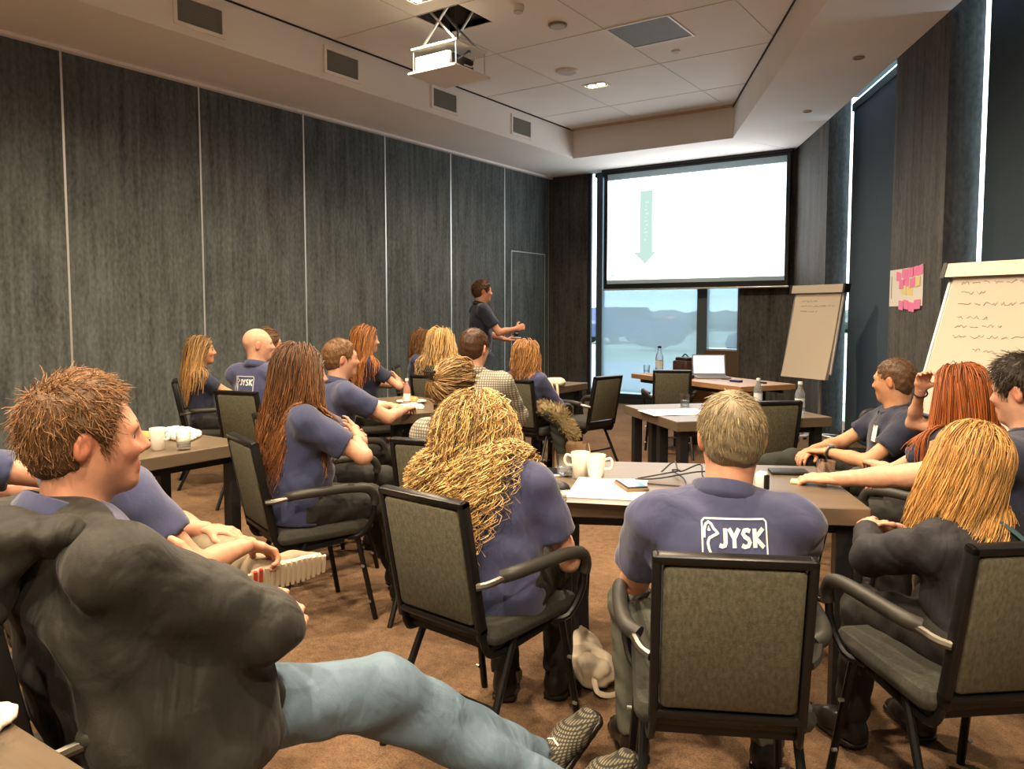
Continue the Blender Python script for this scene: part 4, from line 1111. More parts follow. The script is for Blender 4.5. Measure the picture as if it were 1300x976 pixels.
    info = dict(t=t, N=N, hc=hc, HM=HM, hs=hs, shirt=so, sh=sh, A=A, G=G, up=up, Ch=Ch, W=W, Uc=Uc)
    PEOPLE[label] = info
    return info
def hash_(s):
    h_ = 0
    for c in s: h_ = (h_ * 31 + ord(c)) % 100003
    return h_

def make_hair(t, H, HM, hc, hs, body, hh):
    body = [b for b in body if b.mode == 0]
    st = H['style']; m = H['m']; th = H.get('t', .014)
    hl = H.get('line', .0)           # raises the hairline
    P = [Ell((0, -.014, .030), (.0755 + th, .096 + th, .088 + th * 1.1), k=.01), Ell((0, -.045, -.02), (.060 + th * .8, .052 + th, .065), k=.03)]
    if H.get('vol'): P.append(Ell((0, .02, .075), (.06, .07, .04 + H['vol']), k=.04))
    fc = H.get('face', (.079, .080, .120) if st in ('long', 'curly', 'bun') else (.086, .092, .125))
    P += [Ell((0, .108 - hl * .6, -.050 + hl), (fc[0], fc[1] + hl * .5, fc[2]), k=.012, mode=1)]
    if not H.get('ears_covered'):
        for s in (-1, 1): P += [Ell((s * .088, -.004, -.022), (.030, .027, .045), k=.008, mode=1)]
    nape = H.get('nape', -.068)
    cut = ((0, -.05, nape), (0, .30, -1))
    for p in P[:2]: p.cuts = [cut]
    if H.get('fringe_only'):        # bald crown
        P.append(Ell((0, .0, .075), (.1, .12, .075), k=.01, mode=1))
    V, Q = surf(tform(P, HM, hc, hs), max(hh, .0065), pad=.02, fold=(.003, 95, 2.))
    VV = [V]; FF = [Q]; TT = [np.ones((len(V), 3)) * H.get('base', .62)]
    lv = (V - hc) @ HM / hs
    nv = lv - np.array([0, -.014, .025]); nv = nv / np.array([.0755, .096, .088]) ** 2; nv /= np.linalg.norm(nv, axis=1, keepdims=True)
    n = H.get('n', 500)
    if st in ('short', 'long', 'curly', 'bun'):
        outer = (np.einsum('ij,ij->i', nv, (lv - np.array([0, -.014, .03]))) > .07)
        ok = np.where(outer & (lv[:, 2] > H.get('rootmin', -.06)))[0]
        pick = rng.choice(ok, n, replace=n > len(ok)); p = lv[pick] + rng.normal(size=(n, 3)) * .002; nn = nv[pick]
        tint = tint_rand(n, *H.get('tint', (.55, 1.5)), H.get('warm', .12))
        if H.get('tips') is not None: pass
    if st == 'short' or st == 'bun':
        M = 6; ln = H.get('len', .035) * (.6 + .8 * rng.random((n, 1)))
        wh = np.array(H.get('whorl', (.01, -.07, .10))); bias = np.array(H.get('comb', (0, -.2, -.3)))
        tg = p - wh if st == 'short' else np.array(H['bunpos']) - p
        near_ = np.exp(-(np.linalg.norm(p - wh, axis=1, keepdims=True) / .035) ** 2) if st == 'short' else 0
        tg = nrm_rows(tg) * (1 - .7 * near_) + bias + near_ * np.array([.5, .8, 0])
        if st == 'short': ln = ln * np.clip((p[:, 2:3] + .075) / .09, H.get('sides', .3), 1)
        tg = tg - nn * np.einsum('ij,ij->i', tg, nn)[:, None]; tg = nrm_rows(tg)
        d = nrm_rows(tg + nn * H.get('lift', .25) + rng.normal(size=(n, 3)) * H.get('mess', .22))
        pts = [p - nn * .003 - (tg * ln * .3 if st == 'short' else 0)]
        if st == 'bun': ln = np.linalg.norm(np.array(H['bunpos']) - p, axis=1, keepdims=True) * (.75 + .3 * rng.random((n, 1)))
        for i in range(M - 1):
            q = pts[-1] + d * ln / (M - 1)
            # stay on / just above the skull
            rel = (q - np.array([0, -.014, .03])) / (np.array([.0755, .096, .088]) + th * .75 + .004 * rng.random((n, 1)))
            k0 = np.linalg.norm(rel, axis=1, keepdims=True); inside = k0 < 1
            q = np.where(inside, np.array([0, -.014, .03]) + (q - np.array([0, -.014, .03])) / k0, q)
            d = nrm_rows(d + np.array([0, 0, -H.get('droop', .12)]) + rng.normal(size=(n, 3)) * H.get('curl', .05) + ((nrm_rows(np.array(H['bunpos']) - q)) * .6 if st == 'bun' else 0))
            pts.append(q)
        S_ = np.stack(pts, 1)
        if st == 'short':
            e3 = S_[:, [2, 4, -1]]; fe = ((e3 - np.array([0, .108 - hl * .6, -.050 + hl])) / (np.array([fc[0] + .004, fc[1] + hl * .5, fc[2]]) * .97)); ea = (np.abs(e3) * np.array([1, 0, 0]) + e3 * np.array([0, 1, 1]) - np.array([.088, -.004, -.018])) / np.array([.032, .026, .042])
            kp = (np.linalg.norm(fe, axis=2).min(1) > 1) & (np.linalg.norm(ea, axis=2).min(1) > 1); S_ = S_[kp]; tint = tint[kp]; n = len(S_)
        S_ = hc + hs * (S_ @ HM.T)
        v, f, c = strands_mesh(S_, H.get('r', .0018) * (.7 + .6 * rng.random(n)), tint); VV.append(v); FF.append(f); TT.append(c)
    if st in ('long', 'curly'):
        M = H.get('M', 13); ln = H.get('len', .45) * (H.get('lmin', .75) + (1.08 - H.get('lmin', .75)) * rng.random(n)); ds = (ln / (M - 1))[:, None]
        coll = tform([Ell((0, -.014, .030), (.0755 + th * .9, .096 + th * .9, .088 + th), k=.01), Ell((0, .02, -.03), (.064, .064, .085))], HM, hc, hs) + (body[:3] + body[-1:] if H.get('coll') == 'torso' else body[:6] + body[-1:] if H.get('coll') == 'back' else body)
        offl = H.get('puff', .022) * rng.random(n) ** .8
        part = H.get('part', 0.)
        Pw = hc + hs * (p @ HM.T); sgn = np.sign(p[:, 0] - part + 1e-6)
        fr_ = np.clip((p[:, 1] + .045) / .07, 0, 1) * H.get('split', 1.)
        dl = np.stack([sgn * (.55 + .2 * rng.random(n)) * fr_, -.75 + .35 * (1 - fr_), .15 - .8 * (1 - fr_)], 1)
        back = H.get('back', .15)
        d = nrm_rows(dl @ HM.T + rng.normal(size=(n, 3)) * .05)
        tgt = H.get('fall', (0, -.03, -1.)); pts = [Pw]; q = Pw.copy()
        for i in range(M - 1):
            u = i / (M - 1)
            g = np.tile(np.array(tgt, float), (n, 1)); side = np.stack([sgn * H.get('sidepush', .35) * (1 - u) * fr_, -back * (1 - u) * np.ones(n), 0 * sgn], 1) @ HM.T
            d = nrm_rows(d * .55 + (g + side) * .45 + rng.normal(size=(n, 3)) * H.get('fly', .012))
            q = q + d * ds
            for _ in range(2):
                D = eval_pts(coll, q) - offl - .004
                e = .004; G_ = np.stack([eval_pts(coll, q + np.eye(3)[a] * e) - offl - .004 - D for a in range(3)], 1) / e
                G_ /= np.linalg.norm(G_, axis=1, keepdims=True) + 1e-6
                q = np.where((D < 0)[:, None], q - G_ * D[:, None] * .9, q)
            zc = q[:, 2]; ym = -.205 - .194 * (zc - .425) + .035 + .3 * offl
            if H.get('chair', True): q[:, 1] = np.where((zc < .85) & (q[:, 1] < ym), ym, q[:, 1])
            # keep the face clear
            loc = (q - hc) @ HM / hs
            bad = (loc[:, 1] > H.get('clear', .045)) & (loc[:, 2] < .075 - hl) & (loc[:, 2] > -.16)
            loc[:, 1] = np.where(bad, loc[:, 1] * .4 + H.get('clear', .045) * .6, loc[:, 1])
            loc[:, 0] = np.where(bad & (np.abs(loc[:, 0]) < .078), np.sign(loc[:, 0] + 1e-6) * .082, loc[:, 0])
            q = hc + hs * (loc @ HM.T)
            pts.append(q)
        S_ = np.stack(pts, 1)
        wa, wf = H.get('wave', (.006, 14.))
        sarc = np.linspace(0, 1, M)[None, :] * ln[:, None]; ph = rng.random((n, 1)) * 6.28
        if H.get('clump'):
            cl = rng.integers(0, H['clump'], n); ph = (rng.random(H['clump']) * 6.28)[cl][:, None] + H.get('spread', .5) * rng.random((n, 1)); wf = wf * (.8 + .4 * rng.random(H['clump']))[cl][:, None]
        amp = wa * np.clip(np.linspace(-.15, 1.3, M), 0, 1)[None, :]
        S_ = S_ + amp[..., None] * (np.sin(sarc * wf * 6.28 + ph)[..., None] * np.array([1, .2, 0]) + np.cos(sarc * wf * 6.28 + ph)[..., None] * np.array([.1, 1, .15]))
        if H.get('xlim') is not None:
            kp = (S_[:, -1, 0] < H['xlim'][1]) & (S_[:, -1, 0] > H['xlim'][0]); S_ = S_[kp]; tint = tint[kp]; n = len(S_)
        v, f, c = strands_mesh(S_, H.get('r', .0028) * (.7 + .6 * rng.random(n)), tint, H.get('taper', .35))
        if H.get('tipcol') is not None:
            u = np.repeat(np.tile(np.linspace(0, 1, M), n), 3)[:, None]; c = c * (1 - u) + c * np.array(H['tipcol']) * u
        VV.append(v); FF.append(f); TT.append(c)
    if st == 'bun':
        b = np.array(H['bunpos']); nb = H.get('nb', 160); M = 14
        a0 = rng.random((nb, 1)) * 6.28; ti = rng.normal(size=(nb, 3)); ax1 = nrm_rows(ti); ax2 = nrm_rows(np.cross(ax1, rng.normal(size=(nb, 3))))
        an = a0 + np.linspace(0, 4.2, M)[None, :]; rr = H.get('bunr', .032) * (.65 + .5 * rng.random((nb, 1)))
        S_ = b + (np.cos(an) * rr)[..., None] * ax1[:, None, :] + (np.sin(an) * rr)[..., None] * ax2[:, None, :]
        S_ = hc + hs * (S_ @ HM.T)
        v, f, c = strands_mesh(S_, .0028, tint_rand(nb, *H.get('tint', (.55, 1.5)))); VV.append(v); FF.append(f); TT.append(c)
    o = 0; F2 = []
    for v, f in zip(VV, FF): F2.append(f + o); o += len(v)
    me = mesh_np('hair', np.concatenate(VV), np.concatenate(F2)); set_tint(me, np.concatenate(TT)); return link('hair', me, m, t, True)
def nrm_rows(v): return v / (np.linalg.norm(v, axis=-1, keepdims=True) + 1e-9)

# ---- logo printed on a shirt's back: white frame, goose head, four letters
def logo_on(info, cx, cz, w, hgt):
    so = info['shirt']; me = so.data
    co = np.empty(len(me.vertices) * 3, f32); me.vertices.foreach_get('co', co); co = co.reshape(-1, 3)
    ix = np.empty(len(me.loops), np.int32); me.loops.foreach_get('vertex_index', ix)
    bv = BVHTree.FromPolygons([Vector(c) for c in co.tolist()], ix.reshape(-1, 4).tolist())
    def pr(u, v):
        hit = bv.ray_cast(Vector((cx + u, -1.2, cz + v)), Vector((0, 1, 0)))
        y = hit[0].y if hit[0] is not None else -.1
        return (cx + u, y - .0028, cz + v)
    mb = MB()
    def stroke(pts, wd, closed=False):
        P = [np.array(p, float) for p in pts]
        if closed: P.append(P[0])
        D = [P[0]]
        for a, b in zip(P[:-1], P[1:]):
            k = max(1, int(np.linalg.norm(b - a) / .005))
            for i in range(1, k + 1): D.append(a + (b - a) * i / k)
        vs = []; fs = []
        for i, p in enumerate(D):
            a = D[max(i - 1, 0)]; b = D[min(i + 1, len(D) - 1)]; tt = b - a; tt = tt / (np.linalg.norm(tt) + 1e-9); nn = np.array([-tt[1], tt[0]]) * wd / 2
            vs += [pr(*(p + nn)), pr(*(p - nn))]
            if i: fs.append((2 * i - 2, 2 * i - 1, 2 * i + 1, 2 * i))
        mb.add(vs, fs)
    W2, H2 = w / 2, hgt / 2; r = .006
    lw = w * .026
    stroke([(-W2 + r, -H2), (W2 - r, -H2), (W2, -H2 + r), (W2, H2 - r), (W2 - r, H2), (-W2 + r, H2), (-W2, H2 - r), (-W2, -H2 + r)], lw, True)
    # goose head looking right, neck running down
    g = lambda x, y: (-W2 + x * .235 * w, -H2 + y * hgt)
    stroke([g(.12, .60), g(.13, .76), g(.24, .88), g(.42, .93), g(.60, .89), g(.74, .80), g(1.04, .70), g(.76, .66), g(.62, .63), g(.44, .60), g(.34, .50), g(.40, .38), g(.56, .24), g(.62, .03)], lw * 1.5)
    stroke([g(.40, .80), g(.44, .79), g(.48, .80)], lw * 2.6)
    lh = w * .268; bw_ = w * .062; x0 = -W2 + .245 * w; yb = -H2 + hgt * .40; lt = lambda x, y: (x0 + x * lh, yb + y * lh)
    stroke([lt(.40, 1.), lt(.40, .28), lt(.34, .12), lt(.20, .08), lt(.04, .14)], bw_)
    stroke([lt(.62, 1.), lt(.90, .5), lt(.90, 0)], bw_); stroke([lt(1.20, 1.), lt(.90, .5)], bw_)
    stroke([lt(1.84, .86), lt(1.68, .93), lt(1.50, .90), lt(1.42, .74), lt(1.52, .58), lt(1.72, .46), lt(1.80, .28), lt(1.70, .10), lt(1.50, .06), lt(1.34, .14)], bw_)
    stroke([lt(2.10, 1.), lt(2.10, 0)], bw_); stroke([lt(2.60, 1.), lt(2.14, .52), lt(2.62, 0)], bw_)
    mb.build('back_logo', M_logo, so)
def glasses(info, m=None):
    HM, hc, hs = info['HM'], info['hc'], info['hs']; L = lambda x, y, z: hc + HM @ (np.array([x, y, z]) * hs)
    g = MB()
    for s in (-1, 1):
        g.tube([L(s * .031 + .022 * math.cos(a), .099 - .25 * abs(.022 * math.cos(a) + s * .031 - 0) * .12, .0 + .017 * math.sin(a)) for a in np.linspace(0, 6.28, 15)[:-1]], .0014, 5, True)
        g.tube([L(s * .053, .096, .005), L(s * .076, .06, .008), L(s * .080, .0, .010), L(s * .080, -.018, -.006)], .0015, 5)
    g.tube([L(-.009, .100, .003), L(0, .102, .006), L(.009, .100, .003)], .0014, 5)
    return g.build('glasses', m or M_black, info['t'], True)
def crossed(y=.20, z=.80, ex=.23):
    return {'R': dict(e=(ex, y - .08, z - .03), w=(ex - .25, y, z + .01), d=(-1, -.15, .1), n=(0, -1, 0), curl=20),
            'L': dict(e=(-ex, y - .08, z - .05), w=(.25 - ex, y + .03, z - .045), d=(1, -.18, .0), n=(0, -1, 0), curl=20)}
def lap(y=.30, z=.60, x=.09):
    return {'R': dict(w=(x, y, z), d=(-.6, .75, -.2), n=(-.2, 0, -1)), 'L': dict(w=(-x, y, z), d=(.6, .75, -.2), n=(.2, 0, -1))}
H_ginger = hair_mat('hair_ginger_brown', (.215, .108, .044)); H_grey = hair_mat('hair_grey_blond', (.33, .265, .165)); H_curl = hair_mat('hair_curly_blond', (.66, .44, .20))
H_brown = hair_mat('hair_dark_brown', (.105, .050, .021)); H_mbrown = hair_mat('hair_brown', (.18, .088, .034)); H_blond = hair_mat('hair_blond', (.46, .29, .12))
H_gold = hair_mat('hair_golden', (.47, .25, .080)); H_red = hair_mat('hair_copper_red', (.34, .095, .022)); H_auburn = hair_mat('hair_auburn', (.30, .12, .038))
H_black = hair_mat('hair_near_black', (.024, .016, .011)); H_dkblond = hair_mat('hair_dark_blond', (.31, .19, .08)); H_gingblond = hair_mat('hair_ginger_blond', (.43, .22, .085)); H_buzz = hair_mat('hair_cropped_brown', (.14, .075, .040))

# ---- front row
p1 = person('man in olive jacket and pale jeans slouching in profile, bottom left', (-1.635, .865), 86, S=1.06, fat=1.16, top=1.262, y0=.02, lean=-13, nf=.03, open_front=True, extra=(Cap((.17, .03, .80), (.24, .05, .50), (.19, .085), (.20, .095), (0, 1, 0), k=.08),),
    head=(-20, 2, 0), h=.009, hh=.0045, skin=M_skin_red, shirt=M_olive, sleeve='long', collar_m=M_navy_l, pants=M_denim, shoes=(M_plaid_shoe, M_leather), shirt_name='jacket', pants_name='jeans',
    arms={'R': dict(w=(-.10, .26, .76), e=(.27, .19, .735), d=(-.9, .2, .1), n=(0, -1, -.2)), 'L': dict(w=(.12, .30, .70), pole=(-1, .3, -1), d=(.9, .2, 0), n=(0, -1, 0))},
    legs={'R': dict(a=(.395, 1.0, .125), k=(.26, .54, .47), yaw=-16, pitch=38), 'L': dict(a=(.525, .955, .095), k=(.22, .51, .44), yaw=-28, pitch=34)}, fold=(.010, 24), hem=-.12,
    hair=dict(style='short', m=H_ginger, t=.013, n=5600, len=.034, lift=.0, mess=.42, curl=.22, line=.024, sides=.28, base=.5, tint=(.45, 1.75), r=.0010, droop=.08, comb=(0, .1, -.2), nape=-.060), brow=(.20, .10, .04), hand_h=.0045)
# hood lying round the jacket's neck
N_ = p1['N']; ch_ = [N_ + np.array(q) for q in ((-.13, .05, -.05), (-.125, -.05, .00), (-.06, -.115, .005), (.06, -.115, .005), (.125, -.05, .00), (.13, .05, -.05))]
V, Q = surf([Cap(a_, b_, (.032, .048), (.032, .048), (0, 0, 1), k=.03) for a_, b_ in zip(ch_[:-1], ch_[1:])] + [Cap(N_ + np.array([0, -.12, -.02]), N_ + np.array([0, -.15, -.14]), (.11, .045), (.07, .04), (1, 0, 0), k=.05)], .009, fold=(.007, 45, 2.))
link('hood', mesh_np('hood', V, Q), M_olive, p1['shirt'], True)
p2 = person('man in navy polo gripping his shoe, legs crossed, behind the olive jacket', (-2.27, 1.20), 80, S=.98, top=1.235, lean=6, y0=-.06, nf=-.05, twist=10, head=(10, 0, 0), shirt=M_navy_l, pants=M_khaki,
    arms={'R': dict(w=(.18, .35, .685), pole=(1, -.6, -.8), d=(.1, .9, -.5), n=(.3, -.3, -1), curl=45), 'L': dict(w=(-.10, .34, .68))},
    legs={'R': dict(a=(.10, .46, .085), k=(.06, .37, .50)), 'L': dict(a=(.12, .40, .590), k=(-.26, .31, .65), yaw=-8, pitch=4, roll=-72)}, shoes=(M_khaki, M_sole), skin=M_skin_red,
    hair=dict(style='short', m=H_mbrown, n=300, t=.012), h=.010, hand_h=.0045)
p3 = person('person in navy shirt at the far left edge with one arm raised', (-2.98, 1.10), 75, S=.98, top=1.27, h=.014, hh=.008, arms={'R': dict(w=(-.02, .26, .95), e=(.24, .22, .86), d=(-.8, .3, .4), n=(0, -1, 0)), 'L': dict(w=(.05, .28, .78))},
    hair=dict(style='short', m=H_mbrown, n=200, t=.012), skin=M_skin_red)
p7 = person('woman with long brown hair, navy top and crossed arms', (-2.80, 2.40), 70, S=.97, fem=True, fat=1.20, top=1.245, lean=3, y0=-.07, head=(20, -2, 0), h=.009, hh=.0055, shirt=M_navy, collar=False, sleeve=.70, arms=crossed(.24, .80, .27), hipw=1.1,
    legs={'R': dict(a=(.12, .42, .10)), 'L': dict(a=(-.10, .50, .10))}, shirt_name='navy_top',
    hair=dict(style='long', m=H_brown, n=1900, M=16, len=.47, t=.014, tint=(.5, 1.7), puff=.020, wave=(.010, 7.), r=.0020, ears_covered=True, clump=90, tipcol=(2.3, 1.9, 1.6), fall=(-.02, -.04, -1.), back=.12))
p8 = person('woman with brown hair and bare forearm, behind the crossed-arm woman', (-3.30, 2.92), 72, S=.94, fem=True, fat=1.05, top=1.175, head=(-12, 0, 0), collar=False, arms=crossed(.22, .74), h=.011,
    hair=dict(style='long', m=H_mbrown, n=550, len=.36, t=.014, tint=(.5, 1.6), puff=.02, wave=(.006, 6.), r=.003, ears_covered=True, tipcol=(2.2, 1.9, 1.6)), shirt_name='navy_top')
p4 = person('young woman with long dark blond hair in profile by the left wall', (-5.67, 3.90), 56, S=.91, fem=True, top=1.205, fat=.94, lean=-2, head=(-4, 2, 0), collar=False, sleeve=.6, shirt=M_navy_d, skin=M_skin_tan, pants=M_blackt, arms=lap(.34, .62, .05), h=.012, hh=.006,
    hair=dict(style='long', m=H_dkblond, n=480, len=.42, t=.012, tint=(.5, 1.6), puff=.022, wave=(.006, 6.), r=.0032, ears_covered=True, tipcol=(1.5, 1.4, 1.3), clear=.03), shirt_name='navy_tee')
p5 = person('bald man in navy polo with a white logo across his back', (-4.72, 3.68), 104, S=1.0, fat=1.05, top=1.29, lean=-3, y0=-.06, head=(-46, 2, 0), nf=.0, arms=lap(), h=.011, hh=.006, shirt=M_navy_l, skin=M_skin,
    hair=None)
p6 = person('woman with glasses and tied brown hair behind the bald man', (-5.16, 4.15), 60, S=.92, fem=True, top=1.255, head=(-5, 0, 0), collar=False, h=.014, hh=.007,
    hair=dict(style='bun', m=H_mbrown, n=260, t=.010, bunpos=(0, -.12, .03), nb=70, r=.003)); glasses(p6)
p9 = person('man with short reddish hair in navy polo leaning on the middle left table', (-3.67, 3.36), 70, S=1.0, fat=1.08, top=1.235, lean=12, y0=-.05, head=(-10, 0, 0), h=.011, hh=.006, shirt=M_navy, arms={'R': dict(w=(.10, .46, .785), pole=(1, -.4, -.6), d=(-.7, .7, 0)), 'L': dict(w=(-.12, .46, .785))},
    hair=dict(style='short', m=H_ginger, n=1200, len=.026, t=.010, tint=(.5, 1.6), line=.01, r=.0013, lift=.06))
p10 = person('woman with very long auburn hair and crossed arms by the left wall', (-4.73, 4.80), 64, S=.95, fem=True, top=1.285, head=(-4, 0, 0), collar=False, shirt=M_navy_d, arms=crossed(.22, .82), h=.012, hh=.006,
    hair=dict(style='long', m=H_auburn, n=480, len=.46, t=.013, tint=(.5, 1.6), puff=.024, wave=(.006, 5.), r=.0034, ears_covered=True, clear=.03, tipcol=(1.3, 1.2, 1.1)), shirt_name='navy_tee')
p11 = person('woman in navy resting her cheek on her hand by the left wall', (-5.30, 6.10), 30, S=.93, fem=True, top=1.225, lean=6, head=(0, -12, -8), collar=False, h=.013, hh=.007,
    arms={'R': dict(w=(.055, .20, .985), e=(.20, .26, .80), d=(-.2, -.1, .9), n=(-.8, -.4, 0), curl=30), 'L': dict(w=(-.05, .30, .76))},
    hair=dict(style='long', m=H_mbrown, n=300, len=.2, t=.012, puff=.015, r=.0036, tint=(.6, 1.8), ears_covered=True), shirt_name='navy_tee')
p12 = person('woman with long wavy blond hair seen from behind in the middle row', (-4.50, 5.46), 104, S=.93, fem=True, top=1.25, collar=False, h=.013, hh=.007, head=(-10, 0, 0),
    hair=dict(style='long', m=H_curl, n=340, len=.46, t=.016, puff=.035, wave=(.012, 8.), r=.004, ears_covered=True, tint=(.6, 1.5)), shirt_name='navy_tee')
p13 = person('man with dark cropped hair in a pale checked shirt', (-2.97, 3.91), 108, S=1.02, fat=1.08, top=1.30, lean=4, head=(-14, 0, 0), h=.011, hh=.0055, shirt=M_plaid, sleeve='long', pants=M_blackt, group='people in other clothes', shirt_name='checked_shirt', arms=lap(.34, .66, .12),
    hair=dict(style='short', m=H_brown, n=1500, len=.020, t=.008, lift=.15, tint=(.5, 1.6), r=.0012, base=.5)); glasses(p13)
p14 = person('woman with dark blond hair clipped up at the back', (-2.25, 2.82), 102, S=.93, fem=True, top=1.165, lean=4, head=(-18, -6, 4), collar=False, h=.012, hh=.006, shirt=M_plaid, sleeve='long', group='people in other clothes', shirt_name='patterned_cardigan',
    hair=dict(style='bun', m=H_dkblond, n=800, t=.016, bunpos=(-.015, -.112, .055), bunr=.030, nb=110, r=.0028, tint=(.45, 1.8), tipcol=None))
p15 = person('woman with long curly blond hair in navy, back to the camera', (-1.50, 2.06), 110, S=.98, fem=True, fat=1.12, top=1.165, lean=9, slean=-2, y0=-.04, nf=.05, hz=.09, hx=-.075, head=(0, -22, 0), collar=False, h=.009, hh=.006, shirt=M_navy_l, sleeve=.66, hipw=1.12, shirt_name='navy_top', hem=-.10, pants=M_blackt,
    arms={'R': dict(w=(.16, .27, .68), pole=(.55, -1, -.8), d=(-.6, .75, 0)), 'L': dict(w=(-.10, .40, .72))}, legs={'R': dict(a=(.16, .30, .085)), 'L': dict(a=(-.02, .24, .085))},
    hair=dict(style='curly', m=H_curl, n=2500, M=30, len=.43, lmin=.5, t=.022, puff=.052, wave=(.018, 20.), clump=420, spread=1.2, r=.0019, xlim=(-.30, .24), tint=(.32, 1.65), warm=.22, ears_covered=True, taper=.5, fall=(-.04, -.10, -1.), back=.15, fly=.05, sidepush=.25, base=.5, chair=False))
p16 = person('woman with ginger blond hair and navy jumper near the presenter', (-3.60, 5.50), 96, S=.93, fem=True, top=1.165, lean=-3, head=(-12, 0, 0), collar=False, sleeve='long', shirt=M_navy_l, h=.012, hh=.006, shirt_name='navy_jumper',
    hair=dict(style='long', m=H_gingblond, n=450, len=.19, t=.016, puff=.022, wave=(.008, 9.), r=.0032, tint=(.55, 1.6), ears_covered=True)); glasses(p16)
p17 = person('standing presenter in navy polo and jeans gesturing at the screen', (-5.25, 7.00), 52, S=1.0, top=1.755, hips=.945, y0=0, h=.011, hh=.0055, stand=True, shirt=M_navy_d, pants=M_bjeans, skin=M_skin_red, pants_name='jeans', head=(-3, 0, 0),
    arms={'R': dict(w=(.17, .36, 1.225), pole=(.7, -.5, -1), d=(-.15, .9, .25), n=(-.9, 0, -.3), curl=35), 'L': dict(w=(-.02, .30, 1.10), pole=(-.7, -.4, -1), d=(.2, .95, -.1), n=(.2, 0, .9), curl=15)},
    legs={'R': dict(a=(.12, -.02, .085), pole=(0, 1, 0)), 'L': dict(a=(-.13, .05, .085), pole=(0, 1, 0))}, hem=-.03, sleeve=.70,
    hair=dict(style='short', m=H_brown, n=1300, len=.032, t=.012, r=.0016, tint=(.5, 1.8), comb=(0, -.2, -.3)))
p18 = person('grey-haired man in navy polo with white logo, back to the camera', (-.70, 1.955), 117, S=1.0, fat=1.03, top=1.185, lean=15, slean=3, y0=-.05, nf=.02, hx=.02, head=(2, -4, 0), h=.008, hh=.0045, shirt=M_navy_l, pants=M_moss, skin=M_skin_red, sleeve=.70,
    arms={'R': dict(w=(.16, .47, .775), pole=(.6, -.7, -1), d=(-.5, .8, 0)), 'L': dict(w=(-.12, .42, .70), pole=(-.6, -.8, -1), d=(.5, .8, 0))},
    legs={'R': dict(a=(.20, .36, .085), pole=(.4, 1, .9), yaw=-14), 'L': dict(a=(-.20, .36, .085), pole=(-.34, 1, .9), yaw=14)},
    hair=dict(style='short', m=H_grey, n=4500, len=.026, t=.010, lift=.05, mess=.20, sides=.4, tint=(.5, 1.55), r=.0010, comb=(.25, -.1, -.5), warm=.16, nape=-.075))
p19 = person('seated man with a name badge on his navy polo, head turned to the screen', (-.74, 4.46), 208, S=.98, fat=.97, top=1.165, lean=-4, y0=-.06, head=(-42, -4, 0), h=.010, hh=.0055, shirt=M_navy_d, pants=M_dkgreen, skin=M_skin_tan,
    arms={'R': dict(w=(.10, .31, .66), pole=(1, -.3, -.4), d=(-.6, .7, -.2)), 'L': dict(w=(.0, .27, .67), pole=(-1, -.2, -.6), d=(.7, .7, -.1))},
    legs={'R': dict(a=(.06, .72, .56), k=(.12, .40, .60), yaw=40, pitch=0), 'L': dict(a=(-.10, .42, .085), k=(-.10, .38, .52))},
    hair=dict(style='short', m=H_buzz, n=1500, len=.010, t=.004, lift=.3, line=.012, r=.0009, base=.7))
p20 = person('woman with copper red hair resting her head on her raised hand', (-.36, 3.84), 152, S=.94, fem=True, top=1.175, lean=3, head=(-14, 0, 0), collar=False, h=.011, hh=.006, shirt=M_navy_d, shirt_name='navy_top', sleeve=.55,
    arms={'R': dict(w=(.085, .20, 1.05), e=(.19, .31, .875), d=(-.2, -.3, .85), n=(-.6, -.7, 0), curl=30), 'L': dict(w=(-.05, .34, .70))},
    hair=dict(style='long', m=H_red, n=1200, len=.40, t=.012, puff=.018, wave=(.003, 3.), r=.0024, tint=(.6, 1.5), ears_covered=True, clear=.03))
p21 = person('dark-haired man in navy polo at the right edge reaching over the table', (-.05, 3.26), 158, S=1.02, fat=1.05, top=1.245, lean=8, y0=-.05, head=(0, -6, 0), h=.010, hh=.005, shirt=M_navy_d, skin=M_skin,
    arms={'L': dict(w=(-.38, .52, .775), pole=(-1, -.5, -.7), d=(-.25, .9, -.05), n=(.2, 0, -1), curl=22), 'R': dict(w=(-.06, .42, .765), pole=(1, -.5, -.6), d=(-.6, .7, 0))},
    hair=dict(style='short', m=H_black, n=2400, len=.034, t=.010, vol=.008, lift=.45, mess=.3, comb=(0, -.4, .2), r=.0010, tint=(.5, 2.6), droop=.02))
p22 = person('woman with golden hair in a black jacket at the lower right', (-.15, 2.48), 134, S=.93, fem=True, fat=1.14, top=1.085, lean=17, y0=-.09, nf=.02, head=(-8, -8, 0), collar=False, h=.009, hh=.005, shirt=M_bjacket, sleeve='long', pants=M_blackt, group='people in other clothes', shirt_name='jacket', hem=-.15, fold=(.005, 32),
    arms={'R': dict(w=(.06, .38, .69), pole=(1, -.6, -.6), d=(-.7, .6, .1), n=(-.3, -.6, -.6), curl=40), 'L': dict(w=(-.06, .42, .70), pole=(-1, -.6, -.6), d=(.5, .75, .1), n=(.2, -.4, -.8), curl=35)},
    hair=dict(style='long', m=H_gold, n=1900, M=13, len=.24, t=.010, puff=.012, coll='torso', wave=(.006, 5.), split=.6, sidepush=.15, r=.0019, tint=(.55, 1.6), ears_covered=True, clump=110, fall=(-.34, .06, -1.), back=.02, chair=False))
logo_on(p18, .030, .833, .158, .105)
logo_on(p5, -.03, .900, .16, .105)

